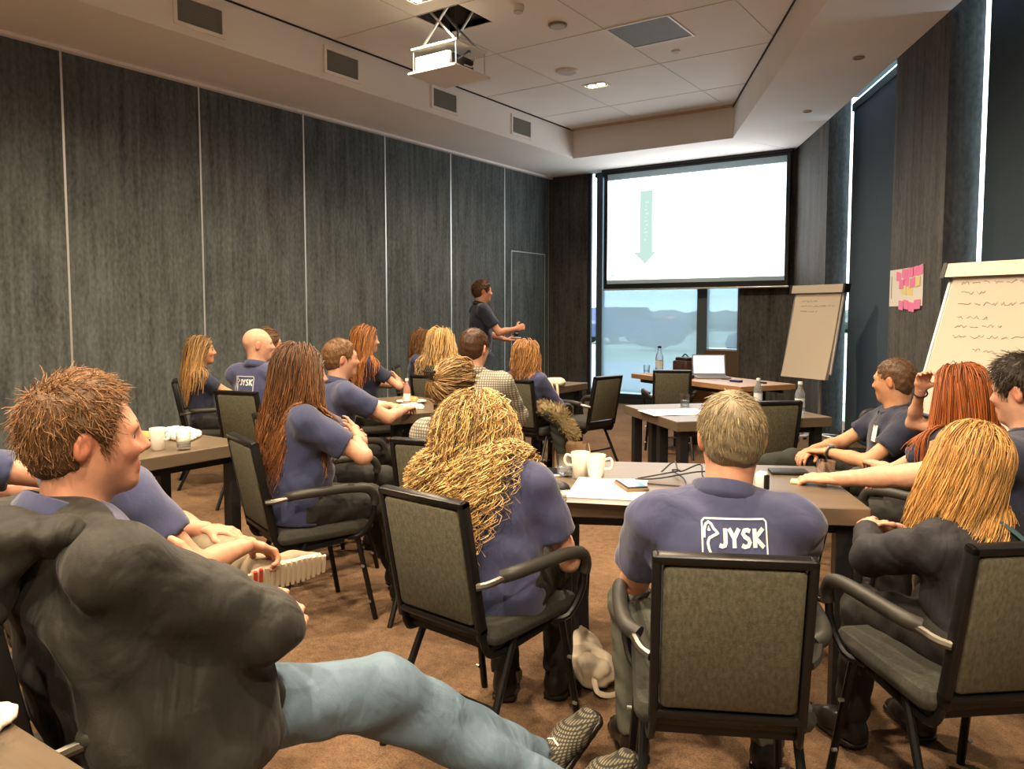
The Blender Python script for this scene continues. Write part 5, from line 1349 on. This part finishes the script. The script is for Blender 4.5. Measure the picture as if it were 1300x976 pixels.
# ridged tread and red heel patch under the raised shoe
g_ = p2['G'][-1]; FM_ = rotm(g_['yaw'], g_['pitch'], g_['roll']); o_ = g_['a'] - FM_ @ np.array([0, -.012, .082]) * .98
sh_ = [c for c in p2['t'].children if c.name.startswith('shoe')][0]
for k in range(15):
    y_ = -.062 + k * .0175; w_ = .088 - .03 * max(0, (y_ - .12) / .08) - .02 * max(0, (-.03 - y_) / .04)
    P_ = [o_ + FM_ @ np.array([sx * w_ / 2, y_ + sy * .005, z_]) for z_ in (-.005, .004) for sy in (-1, 1) for sx in (-1, 1)]
    MB().add(P_, [(0, 2, 3, 1), (4, 5, 7, 6), (0, 1, 5, 4), (2, 6, 7, 3), (0, 4, 6, 2), (1, 3, 7, 5)]).build('tread_bar', mat('red_rubber', (.55, .06, .03), .5) if k in (1, 2) else M_sole, sh_)
# ================================================================== small things
M_cer = mat('white_porcelain', (.80, .76, .68), .25); M_clear = mat('clear_glass', (.95, .97, .97), .03, trans=1., ior=1.3, alpha=.55)
M_water = mat('water_bottle_plastic', (.75, .85, .88), .08, trans=.8, ior=1.2, alpha=.7)
M_paperw = mat('white_paper', (.86, .85, .82), .75); M_napkin = mat('napkin', (.82, .76, .66), .85, bump=(30, .3, (1, 1, 1)))
M_screen = mat('phone_screen', (.02, .025, .03), .08); M_lapscr = mat('laptop_screen_glow', (.5, .6, .8), .4, emit=(.55, .68, .95), estr=.9); M_lapscr2 = mat('laptop_window_glow', (.8, .85, .95), .4, emit=(.9, .95, 1.), estr=1.1)
M_food = mat('pastry', (.48, .27, .09), .7, noise=(40, .4, 3, (1, 1, 1))); M_kraft = mat('kraft_paper', (.45, .30, .16), .8)
M_cream = mat('cream_canvas', (.66, .57, .43), .85, bump=(120, .2, (1, 1, 1))); M_fur = hair_mat('fur_trim', (.34, .26, .13), .8)
def at_table(x, y, z=ZT): return (x, y, z)
def mug(x, y, hr, label):
    t = thing('mug', (x, y, ZT), hr, label, 'mug', 'white porcelain mugs')
    MB().lathe([(0, .004), (.024, .0), (.028, .004), (.034, .05), (.039, .105), (.0375, .107), (.0355, .102), (.031, .05), (.025, .012), (0, .012)], n=28).build('cup', M_cer, t, True)
    MB().tube(spline([(.035, 0, .088), (.056, 0, .094), (.064, 0, .074), (.055, 0, .054), (.034, 0, .052)], 16), .005, 8).build('handle', M_cer, t, True)
    MB().disc((0, 0, .088), .034, 24).build('coffee', mat('coffee', (.06, .03, .015), .2), t)
    return t
mug(-1.542, 2.718, R_(205), 'white mug beside the glass tumbler, handle to the left')
m2 = mug(-1.462, 2.700, R_(20), 'white mug nearer the white notebook, with a stirring stick')
MB().tube([(-.012, .02, .03), (-.035, .03, .145)], .002, 6).build('stirring_stick', mat('wood_stick', (.55, .36, .20), .7), m2)
def tumbler(x, y, label, z=ZT, fill=.35):
    t = thing('glass_tumbler', (x, y, z), 0, label, 'glass', 'glass tumblers')
    prof = [(0, .0), (.030, .0), (.031, .006), (.036, .085), (.0345, .085), (.0295, .012), (0, .012)]
    MB().lathe(prof, n=24).build('glass', M_clear, t, True)
    if fill: MB().lathe([(0, .013), (.0295, .013), (.0295 + .005 * fill, .013 + .07 * fill), (0, .013 + .07 * fill)], n=24).build('water', M_water, t, True)
    return t
tumbler(-1.617, 2.722, 'glass tumbler on the near table left of the two mugs')
tumbler(-.718, 3.198, 'glass held on the near table by the hand at the right', fill=.2)
tumbler(-2.154, 5.291, 'glass tumbler standing on the empty centre table')
tumbler(-3.45, 2.205, 'glass tumbler near the edge of the left table')
tumbler(-3.70, 7.98, 'small glass at the left end of the presenter desk')
mug(-3.545, 2.131, R_(30), 'white mug on the left table beside the napkins')
def slab_thing(name, x, y, rz, size, label, cat, m, screen=None, sm=None, z=ZT, group=None):
    t = thing(name, (x, y, z), R_(rz), label, cat, group)
    MB().box((0, 0, size[2] / 2), size, bev=min(.004, size[2] * .45)).build('case', m, t, True)
    if screen: MB().box((0, 0, size[2] + .0003), (size[0] * screen, size[1] * (1 - (1 - screen) * .7), .001)).build('screen', sm or M_screen, t)
    return t
slab_thing('smartphone', -1.690, 2.735, 27 + 12, (.075, .15, .009), 'white smartphone lying at the left end of the near table', 'phone', M_whitepl, .84)
nb = thing('notebook', (-1.325, 2.545, ZT), R_(22), 'white closed notebook lying on the near table', 'notebook')
MB().box((0, 0, .010), (.26, .33, .016)).build('pages', M_paperw, nb); MB().box((0, 0, .019), (.265, .335, .003)).build('cover', M_paperw, nb); MB().box((0, 0, .0015), (.265, .335, .003)).build('cover', M_paperw, nb)
fc = thing('wallet_phone', (-1.262, 2.600, ZT + .0205), R_(45), 'smartphone in an open brown wallet case on the notebook', 'phone')
MB().box((0, 0, .006), (.085, .155, .012), bev=.004).build('wallet_case', mat('tan_leather', (.20, .13, .065), .5), fc, True); MB().box((0, 0, .014), (.076, .146, .006), bev=.002).build('phone_body', M_black, fc, True); MB().box((0, 0, .0175), (.068, .132, .001)).build('screen', mat('phone_screen_blue', (.10, .22, .34), .08), fc)
ms = thing('computer_mouse', (-1.517, 2.49, ZT), R_(100), 'black computer mouse on the near table', 'computer mouse')
V, Q = surf([Ell((0, 0, .006), (.034, .056, .030), k=.01)], .004, cuts=[((0, 0, 0), (0, 0, -1))], pad=.01); link('shell', mesh_np('mouse', V, Q), M_black, ms, True)
MB().tube([(0, .03, .034), (0, .042, .028)], .004, 8).build('scroll_wheel', M_grey, ms)
rm = thing('remote_control', (-1.455, 2.395, ZT), R_(-62 + 20), 'white remote control near the front edge of the near table', 'remote control')
MB().box((0, 0, .009), (.042, .15, .018), bev=.006).build('housing', M_whitepl, rm, True)
for i in range(5):
    for j in (-1, 0, 1): MB().box((j * .011, -.05 + i * .022, .0185), (.006, .008, .003)).build('button', M_grey, rm)
cb = thing('cable_tangle', (-1.22, 2.88, ZT), 0, 'tangle of thin black cables on the near table', 'cable')
rr = random.Random(5)
paths = [[(-.16, -.10, .004), (-.05, -.02, .008), (.08, .10, .03), (.16, .19, .012)], [(-.12, -.06, .006), (.0, .06, .03), (-.06, .14, .012), (.04, .02, .01), (.14, -.16, .004), (.22, -.19, .004)],
         [(-.10, .12, .004), (-.06, .16, .045), (-.01, .10, .02), (.06, .14, .05), (.10, .08, .01), (.18, .12, .006)], [(-.15, -.13, .004), (.02, -.10, .004), (.16, -.06, .004), (.24, -.05, .004)]]
for p_ in paths: MB().tube(spline(p_, 36), .0032, 6).build('cable', M_black, cb, True)
MB().box((.19, .20, .012), (.07, .024, .022), rz=R_(25), bev=.005).build('connector', M_black, cb, True)
slab_thing('black_notebook', -.885, 3.29, 27, (.15, .09, .014), 'black notebook at the far right of the near table', 'notebook', M_black)
slab_thing('sticky_note_pad', -.802, 3.122, 10, (.055, .055, .012), 'small yellow sticky note pad on the near table', 'sticky notes', mat('pale_yellow_paper', (.78, .70, .35), .7))
dv = thing('smart_speaker', (-.869, 2.88, ZT), R_(60), 'small white upright device with black front beside the grey-haired man', 'device')
MB().box((0, 0, .04), (.035, .05, .08), bev=.014).build('housing', M_whitepl, dv, True); MB().box((0, -.024, .042), (.024, .008, .055), bev=.003).build('front_panel', M_black, dv)
# centre table paper, far tables
def sheet(x, y, rz, w, l, label, z=ZT):
    t = thing('paper_sheet', (x, y, z), R_(rz), label, 'paper'); b = MB(); N = 8; vs = []; fs = []
    for i in range(N + 1):
        for j in (0, 1): vs.append((-w / 2 + w * i / N, (j - .5) * l, .0015 + .003 * math.sin(i * .7) ** 2))
    for i in range(N): fs.append((2 * i, 2 * i + 2, 2 * i + 3, 2 * i + 1))
    k0 = len(vs); vs += [(x_, y_, z_ - .0012) for x_, y_, z_ in vs]; fs += [tuple(reversed([q + k0 for q in f])) for f in fs]
    b.add(vs, fs).build('sheet', M_paperw, t); return t
sheet(-2.06, 4.90, 47, .42, .30, 'white sheet of paper on the nearer half of the centre table')
sheet(-1.78, 5.10, 40, .21, .30, 'smaller sheet of paper on the centre table behind the grey head')
def bottle(x, y, h_, r, label, m, cap, z=ZT, group='bottles on the tables'):
    t = thing('bottle', (x, y, z), 0, label, 'bottle', group)
    MB().lathe([(0, 0), (r * .95, 0), (r, .01), (r, h_ * .58), (r * .85, h_ * .68), (r * .42, h_ * .82), (r * .40, h_ * .93), (0, h_ * .93)], n=22).build('bottle_body', m, t, True)
    MB().lathe([(0, h_ * .92), (r * .46, h_ * .92), (r * .46, h_), (0, h_)], n=16).build('cap', cap, t, True)
    MB().lathe([(r * 1.01, h_ * .22), (r * 1.01, h_ * .48)], n=22).build('label_band', mat('bottle_label', (.6, .66, .68), .5), t, True)
    return t
bottle(-1.366, 5.31, .21, .032, 'clear water bottle at the right corner of the centre table', M_water, M_whitepl)
bottle(-1.715, 5.55, .20, .030, 'clear water bottle half hidden behind the empty chair', M_water, M_whitepl)
bottle(-3.55, 7.98, .30, .042, 'tall clear bottle with black cap on the presenter desk', M_water, M_black)
bottle(-3.74, 4.12, .20, .026, 'small bottle with pink drink on the middle left table', mat('pink_drink', (.75, .42, .33), .1, trans=.5, ior=1.2, alpha=.85), M_whitepl)
bx = thing('paper_box', (-1.84, 5.42, ZT), R_(40), 'small white carton on the centre table', 'box'); MB().box((0, 0, .035), (.09, .06, .07)).build('carton', M_paperw, bx); MB().box((0, 0, .071), (.092, .062, .004)).build('lid', M_paperw, bx)
def crumple(name, x, y, label, sz, z=ZT, seed=0, m=None, cat='napkin', group='crumpled napkins'):
    t = thing(name, (x, y, z), seed, label, cat, group); q = random.Random(seed); pr = []
    for i in range(6): pr.append(Ell((q.uniform(-1, 1) * sz[0] * .5, q.uniform(-1, 1) * sz[1] * .5, sz[2] * .3), (sz[0] * .42, sz[1] * .42, sz[2] * q.uniform(.4, .9)), rotm(q.uniform(0, 180)), k=.02))
    V, Q = surf(pr, .007, cuts=[((0, 0, .001), (0, 0, -1))], fold=(.006, 120, seed)); link('cloth', mesh_np(name, V, Q), m or M_napkin, t, True); return t
def plate(x, y, label, r=.11):
    t = thing('plate', (x, y, ZT), 0, label, 'plate', 'plates with food'); MB().lathe([(0, .003), (r * .6, .002), (r * .68, .006), (r, .018), (r, .021), (r * .66, .010), (0, .008)], n=30).build('dish', M_cer, t, True); return t
def roll(x, y, rz, label, z=.752):
    t = thing('bread_roll', (x, y, z), R_(rz), label, 'food', 'food on the plates'); V, Q = surf([Cap((-.04, 0, .018), (.04, 0, .018), (.028, .022), (.024, .02), (0, 1, 0), k=.01)], .006, fold=(.002, 90, 1.), pad=.02)
    link('crust', mesh_np('roll', V, Q), M_food, t, True); return t
plate(-3.86, 4.30, 'white plate with pastry on the middle left table'); roll(-3.87, 4.30, 20, 'golden pastry on the plate beside the small bottle'); crumple('napkin', -3.66, 4.02, 'crumpled white napkin on the middle left table', (.16, .12, .03), seed=4)
crumple('napkin', -3.96, 4.02, 'white napkin beside the reddish-haired man', (.14, .10, .03), seed=6)
plate(-3.90, 2.26, 'white plate with a bread roll on the left table', .12); roll(-3.86, 2.24, 60, 'bread roll on the left table plate'); crumple('napkin', -3.86, 2.43, 'large crumpled white napkin on the left table', (.26, .14, .04), seed=9)
crumple('napkin', -1.34, .465, 'crumpled white napkin at the bottom left corner', (.12, .08, .05), seed=12)
roll(-1.42, .50, 30, 'bread piece at the bottom left corner', .79)
# presenter desk
lp = thing('laptop', (-2.86, 7.72, ZT), R_(33), 'open laptop with lit screen on the presenter desk', 'laptop')
MB().box((0, 0, .009), (.34, .24, .016), bev=.004).build('base', M_grey, lp, True); MB().box((0, -.02, .0175), (.29, .12, .002)).build('keyboard', M_black, lp)
LM = Matrix.Translation((0, .12, .016)) @ Matrix.Rotation(R_(-14), 4, 'X')
MB().box((0, 0, 0), (.34, .010, .22), M=LM @ Matrix.Translation((0, 0, .11))).build('lid', M_grey, lp)
MB().box((0, 0, 0), (.315, .002, .185), M=LM @ Matrix.Translation((0, -.0065, .115))).build('display', M_lapscr, lp); MB().box((0, 0, 0), (.185, .002, .13), M=LM @ Matrix.Translation((-.055, -.0085, .125))).build('display_window', M_lapscr2, lp)
cs = thing('equipment_case', (-3.28, 8.05, ZT), R_(-30), 'dark brown leather equipment case on the presenter desk', 'case'); MB().box((0, 0, .075), (.24, .17, .15), bev=.02).build('case_body', mat('brown_leather', (.05, .025, .015), .45), cs, True)
MB().box((0, 0, .165), (.20, .13, .04), bev=.015).build('case_lid', M_black, cs, True)
for sx in (-.06, .06): MB().box((sx, -.088, .11), (.02, .01, .04)).build('clasp', M_chrome, cs)
MB().tube(spline([(-.06, 0, .18), (0, 0, .215), (.06, 0, .18)], 12), .007, 8).build('handle', M_black, cs, True)
lanyard = thing('lanyard', (-3.50, 7.80, ZT), 0, 'pale coiled lanyard on the presenter desk', 'lanyard'); MB().tube(spline([(-.12, 0, .006), (-.03, .05, .006), (.08, .03, .006), (.04, -.04, .012), (-.06, -.03, .006)], 30), .007, 6, flat=.5).build('ribbon', M_cream, lanyard, True)
MB().box((.1, .02, .004), (.06, .09, .006)).build('pass_card', M_paperw, lanyard)
slab_thing('marker_box', -2.50, 7.40, -20, (.12, .05, .02), 'dark marker box on the presenter desk right of the laptop', 'box', mat('navy_card', (.02, .02, .08), .5))
slab_thing('clicker', -2.25, 7.40, -35, (.10, .035, .016), 'small black clicker at the right end of the presenter desk', 'remote control', M_black)
cp = thing('power_cable', (-2.72, 7.48, ZT), 0, 'black laptop power cable on the presenter desk', 'cable'); MB().tube(spline([(.0, .12, .006), (.1, .06, .006), (.16, -.02, .006), (.26, .0, .006)], 20), .004, 6).build('cord', M_black, cp, True)
ch_ = thing('projector_remote', (-3.03, 7.52, ZT), R_(20), 'small dark device left of the laptop', 'device'); MB().box((0, 0, .02), (.12, .07, .04), bev=.012).build('housing', M_black, ch_, True); MB().tube([(0, 0, .04), (0, 0, .07)], .012, 10).build('knob', M_grey, ch_)
# bag on the far table, with hanging strap
tb = thing('tote_bag', (-3.72, 6.02, ZT), R_(70), 'cream canvas bag lying on the table near the presenter', 'bag')
V, Q = surf([Ell((0, 0, .03), (.15, .10, .045), k=.02), Ell((.07, .03, .03), (.08, .07, .04), k=.03)], .008, cuts=[((0, 0, .001), (0, 0, -1))], fold=(.006, 70, 2.)); link('bag_body', mesh_np('tote', V, Q), M_cream, tb, True)
MB().tube(spline([(-.06, -.06, .04), (-.09, -.12, .012), (-.085, -.155, -.10), (-.07, -.16, -.22), (-.05, -.155, -.10), (-.03, -.12, .012), (.0, -.06, .03)], 30), .012, 6, flat=.35).build('strap', M_cream, tb, True)
# fur-trimmed jacket hanging over the arm of a chair
jk = thing('fur_trimmed_jacket', (-3.28, 5.40, 0), R_(10), 'dark jacket with tan fur trim hanging beside the ginger woman', 'jacket')
V, Q = surf([Cap((-.06, .0, .60), (.08, .04, .46), (.10, .06), (.08, .055), (0, 1, 0), k=.03), Cap((.0, .02, .48), (.03, .02, .20), (.07, .05), (.035, .03), (1, 0, 0), k=.04)], .01, fold=(.008, 50, 1.)); link('jacket_body', mesh_np('jk', V, Q), M_dkgreen, jk, True)
V, Q = surf([Cap((-.10, -.03, .63), (.02, -.03, .60), .055, k=.03), Cap((.02, -.03, .60), (.13, .0, .44), .055, .05, k=.03)], .009, fold=(.006, 110, 4.))
n_f = 900; ix_ = rng.choice(len(V), n_f); base_ = V[ix_]; dd_ = nrm_rows(base_ - np.array([.01, 0, .53]) + rng.normal(size=(n_f, 3)) * .05); S_ = np.stack([base_ + dd_ * q + np.array([0, 0, -.3]) * q * q * 4 for q in (0, .012, .024, .036)], 1)
v2, f2, c2 = strands_mesh(S_, .0022, tint_rand(n_f)); me = mesh_np('fur', np.concatenate([V, v2]), np.concatenate([Q, f2 + len(V)])); set_tint(me, np.concatenate([np.ones((len(V), 3)) * .7, c2])); link('fur_trim', me, M_fur, jk, True)
# bags on the floor
def paper_bag(x, y, rz, label):
    t = thing('paper_bag', (x, y, 0), R_(rz), label, 'bag'); w, d, h_ = .26, .14, .30
    b = MB()
    for (cx, cy, sx, sy) in ((0, -d / 2, w, .003), (0, d / 2, w, .003), (-w / 2, 0, .003, d), (w / 2, 0, .003, d)): b.box((cx, cy, h_ / 2), (sx, sy, h_))
    b.box((0, 0, .002), (w, d, .004)); b.build('bag_walls', M_kraft, t)
    for sy in (-1, 1): MB().tube(spline([(-.05, sy * d / 2, h_ - .03), (-.03, sy * d / 2, h_ + .06), (.03, sy * d / 2, h_ + .06), (.05, sy * d / 2, h_ - .03)], 12), .004, 6).build('handle', M_kraft, t, True)
    MB().box((0, 0, h_ - .03), (.2, .1, .02)).build('contents', M_paperw, t); return t
paper_bag(-3.36, 5.72, 40, 'brown paper carrier bag on the floor by the ginger woman\'s chair')
bb = thing('canvas_bag', (-1.43, 2.58, 0), R_(-20), 'beige canvas bag slumped on the floor under the near table', 'bag')
V, Q = surf([Ell((0, 0, .05), (.13, .10, .07), k=.02), Cap((-.08, .05, .06), (-.20, .06, .16), (.10, .03), (.05, .02), (0, 1, 0), k=.04), Ell((.07, -.03, .07), (.07, .06, .06), k=.03), Ell((.05, .0, .13), (.05, .04, .05), k=.01, mode=1)], .007, cuts=[((0, 0, .001), (0, 0, -1))], fold=(.007, 60, 3.)); link('bag_body', mesh_np('cbag', V, Q), M_cream, bb, True)
MB().tube(spline([(.08, -.04, .10), (.15, -.08, .03), (.17, .0, .012), (.10, .05, .06)], 16), .010, 6, flat=.4).build('strap', M_cream, bb, True)
bk = thing('backpack', (-1.62, 2.74, 0), R_(10), 'black backpack leaning under the near table beside the curly woman', 'backpack')
V, Q = surf([Cap((0, 0, .08), (0, .02, .40), (.10, .07), (.085, .055), (1, 0, 0), k=.03), Ell((0, -.07, .14), (.08, .04, .10), k=.03)], .01, cuts=[((0, 0, .001), (0, 0, -1))]); link('pack_body', mesh_np('pack', V, Q), M_bjacket, bk, True)
for sx in (-.05, .05): MB().tube(spline([(sx, .07, .42), (sx, .12, .34), (sx, .10, .16)], 10), .012, 6, flat=.4).build('strap', M_black, bk, True)
# worn details
def worn(info, name, mb, m, smooth=True): return mb.build(name, m, info['t'], smooth)
i_ = p19
def chest_y(info, x, z):
    so = info['shirt']; me = so.data; co = np.empty(len(me.vertices) * 3, f32); me.vertices.foreach_get('co', co); co = co.reshape(-1, 3)
    d = (co[:, 0] - x) ** 2 + (co[:, 2] - z) ** 2; c = co[d < .02 ** 2]; return float(c[:, 1].max()) if len(c) else .1
yb_ = chest_y(p19, -.06, .80)
bd = worn(p19, 'name_badge', MB().box((-.06, yb_ + .006, .78), (.055, .003, .085), M=Matrix.Rotation(R_(8), 4, 'X')), M_paperw, False)
MB().box((-.06, yb_ + .008, .83), (.03, .004, .012)).build('badge_clip', M_steel, bd)
aw = p19['A'][-1]; dvec = nrm(aw['w'] - aw['e']); wc = aw['w'] - dvec * .03; s1 = nrm(np.cross(dvec, [0, 0, 1])); s2 = np.cross(s1, dvec)
wt = worn(p19, 'wristwatch', MB().tube([wc + .031 * (s1 * math.cos(a) + s2 * math.sin(a)) for a in np.linspace(0, 6.28, 19)[:-1]], .008, 6, True), M_chrome)
MB().tube([wc + s2 * .034, wc + s2 * .044], .017, 14).build('watch_face', M_grey, wt, True)
aw = p20['A'][1]; dvec = nrm(aw['w'] - aw['e']); wc = aw['w'] - dvec * .02; s1 = nrm(np.cross(dvec, [0, 0, 1])); s2 = np.cross(s1, dvec)
worn(p20, 'bracelet', MB().tube([wc + .030 * (s1 * math.cos(a) + s2 * math.sin(a)) for a in np.linspace(0, 6.28, 19)[:-1]], .004, 6, True), M_black)
aw = p4['A'][1]; dvec = nrm(aw['w'] - aw['e']); wc = aw['w'] - dvec * .02; s1 = nrm(np.cross(dvec, [0, 0, 1])); s2 = np.cross(s1, dvec)
worn(p4, 'wristband', MB().tube([wc + .028 * (s1 * math.cos(a) + s2 * math.sin(a)) for a in np.linspace(0, 6.28, 19)[:-1]], .007, 6, True), M_black)
# hair clip
h_ = p14; b_ = np.array([-.02, -.135, .075]); L_ = lambda q: h_['hc'] + h_['HM'] @ (np.array(q) * h_['hs'])
cl = MB()
for k in range(5): cl.tube([L_(b_ + np.array([-.03 + k * .012, -.012, .03])), L_(b_ + np.array([-.034 + k * .013, -.024, .0])), L_(b_ + np.array([-.03 + k * .012, -.01, -.035]))], .003, 6)
cl.tube([L_(b_ + np.array([-.04, -.018, .0])), L_(b_ + np.array([.035, -.022, .004]))], .007, 6); worn(p14, 'hair_clip', cl, M_black)
# belt of the presenter
bel = [(.166 * math.cos(a), .126 * math.sin(a), .925) for a in np.linspace(0, 6.28, 33)[:-1]]
bo = worn(p17, 'belt', MB().tube(bel, .016, 6, True), M_black); MB().box((0, .140, .925), (.045, .008, .035), bev=.003).build('buckle', M_chrome, bo)
# the presenter's clicker, held in the hand
hw = p17['A'][-1]; fo = np.array([math.cos(R_(52)), math.sin(R_(52)), 0]); ri = np.array([math.sin(R_(52)), -math.cos(R_(52)), 0])
hp = np.array([-5.25, 7.0, 0]) + ri * hw['w'][0] + fo * (hw['w'][1] + .12) + np.array([0, 0, hw['w'][2] + .02])
ck_ = thing('presentation_clicker', tuple(hp), R_(52 - 90), 'small pale clicker held in the presenter\'s lower hand', 'remote control'); MB().box((0, 0, 0), (.03, .11, .014), bev=.005).build('housing', M_whitepl, ck_, True); MB().box((0, .02, .008), (.012, .02, .004)).build('button', M_grey, ck_)
# shoulder bag strap of the golden-haired woman, draped over the jacket
me = p22['shirt'].data; co = np.empty(len(me.vertices) * 3, f32); me.vertices.foreach_get('co', co); ix = np.empty(len(me.loops), np.int32); me.loops.foreach_get('vertex_index', ix)
bv = BVHTree.FromPolygons([Vector(c) for c in co.reshape(-1, 3).tolist()], ix.reshape(-1, 4).tolist()); sp_ = []
for k in range(15):
    u = k / 14; x = -.02 + .20 * u; z = .86 - .24 * u; hit = bv.ray_cast(Vector((x, -1, z)), Vector((0, 1, 0)))
    if hit[0] is not None: sp_.append(hit[0] + Vector((0, -.006, 0)))
if len(sp_) > 3: worn(p22, 'bag_strap', MB().tube(sp_, .012, 6, flat=.4), mat('teal_strap', (.04, .085, .10), .5))
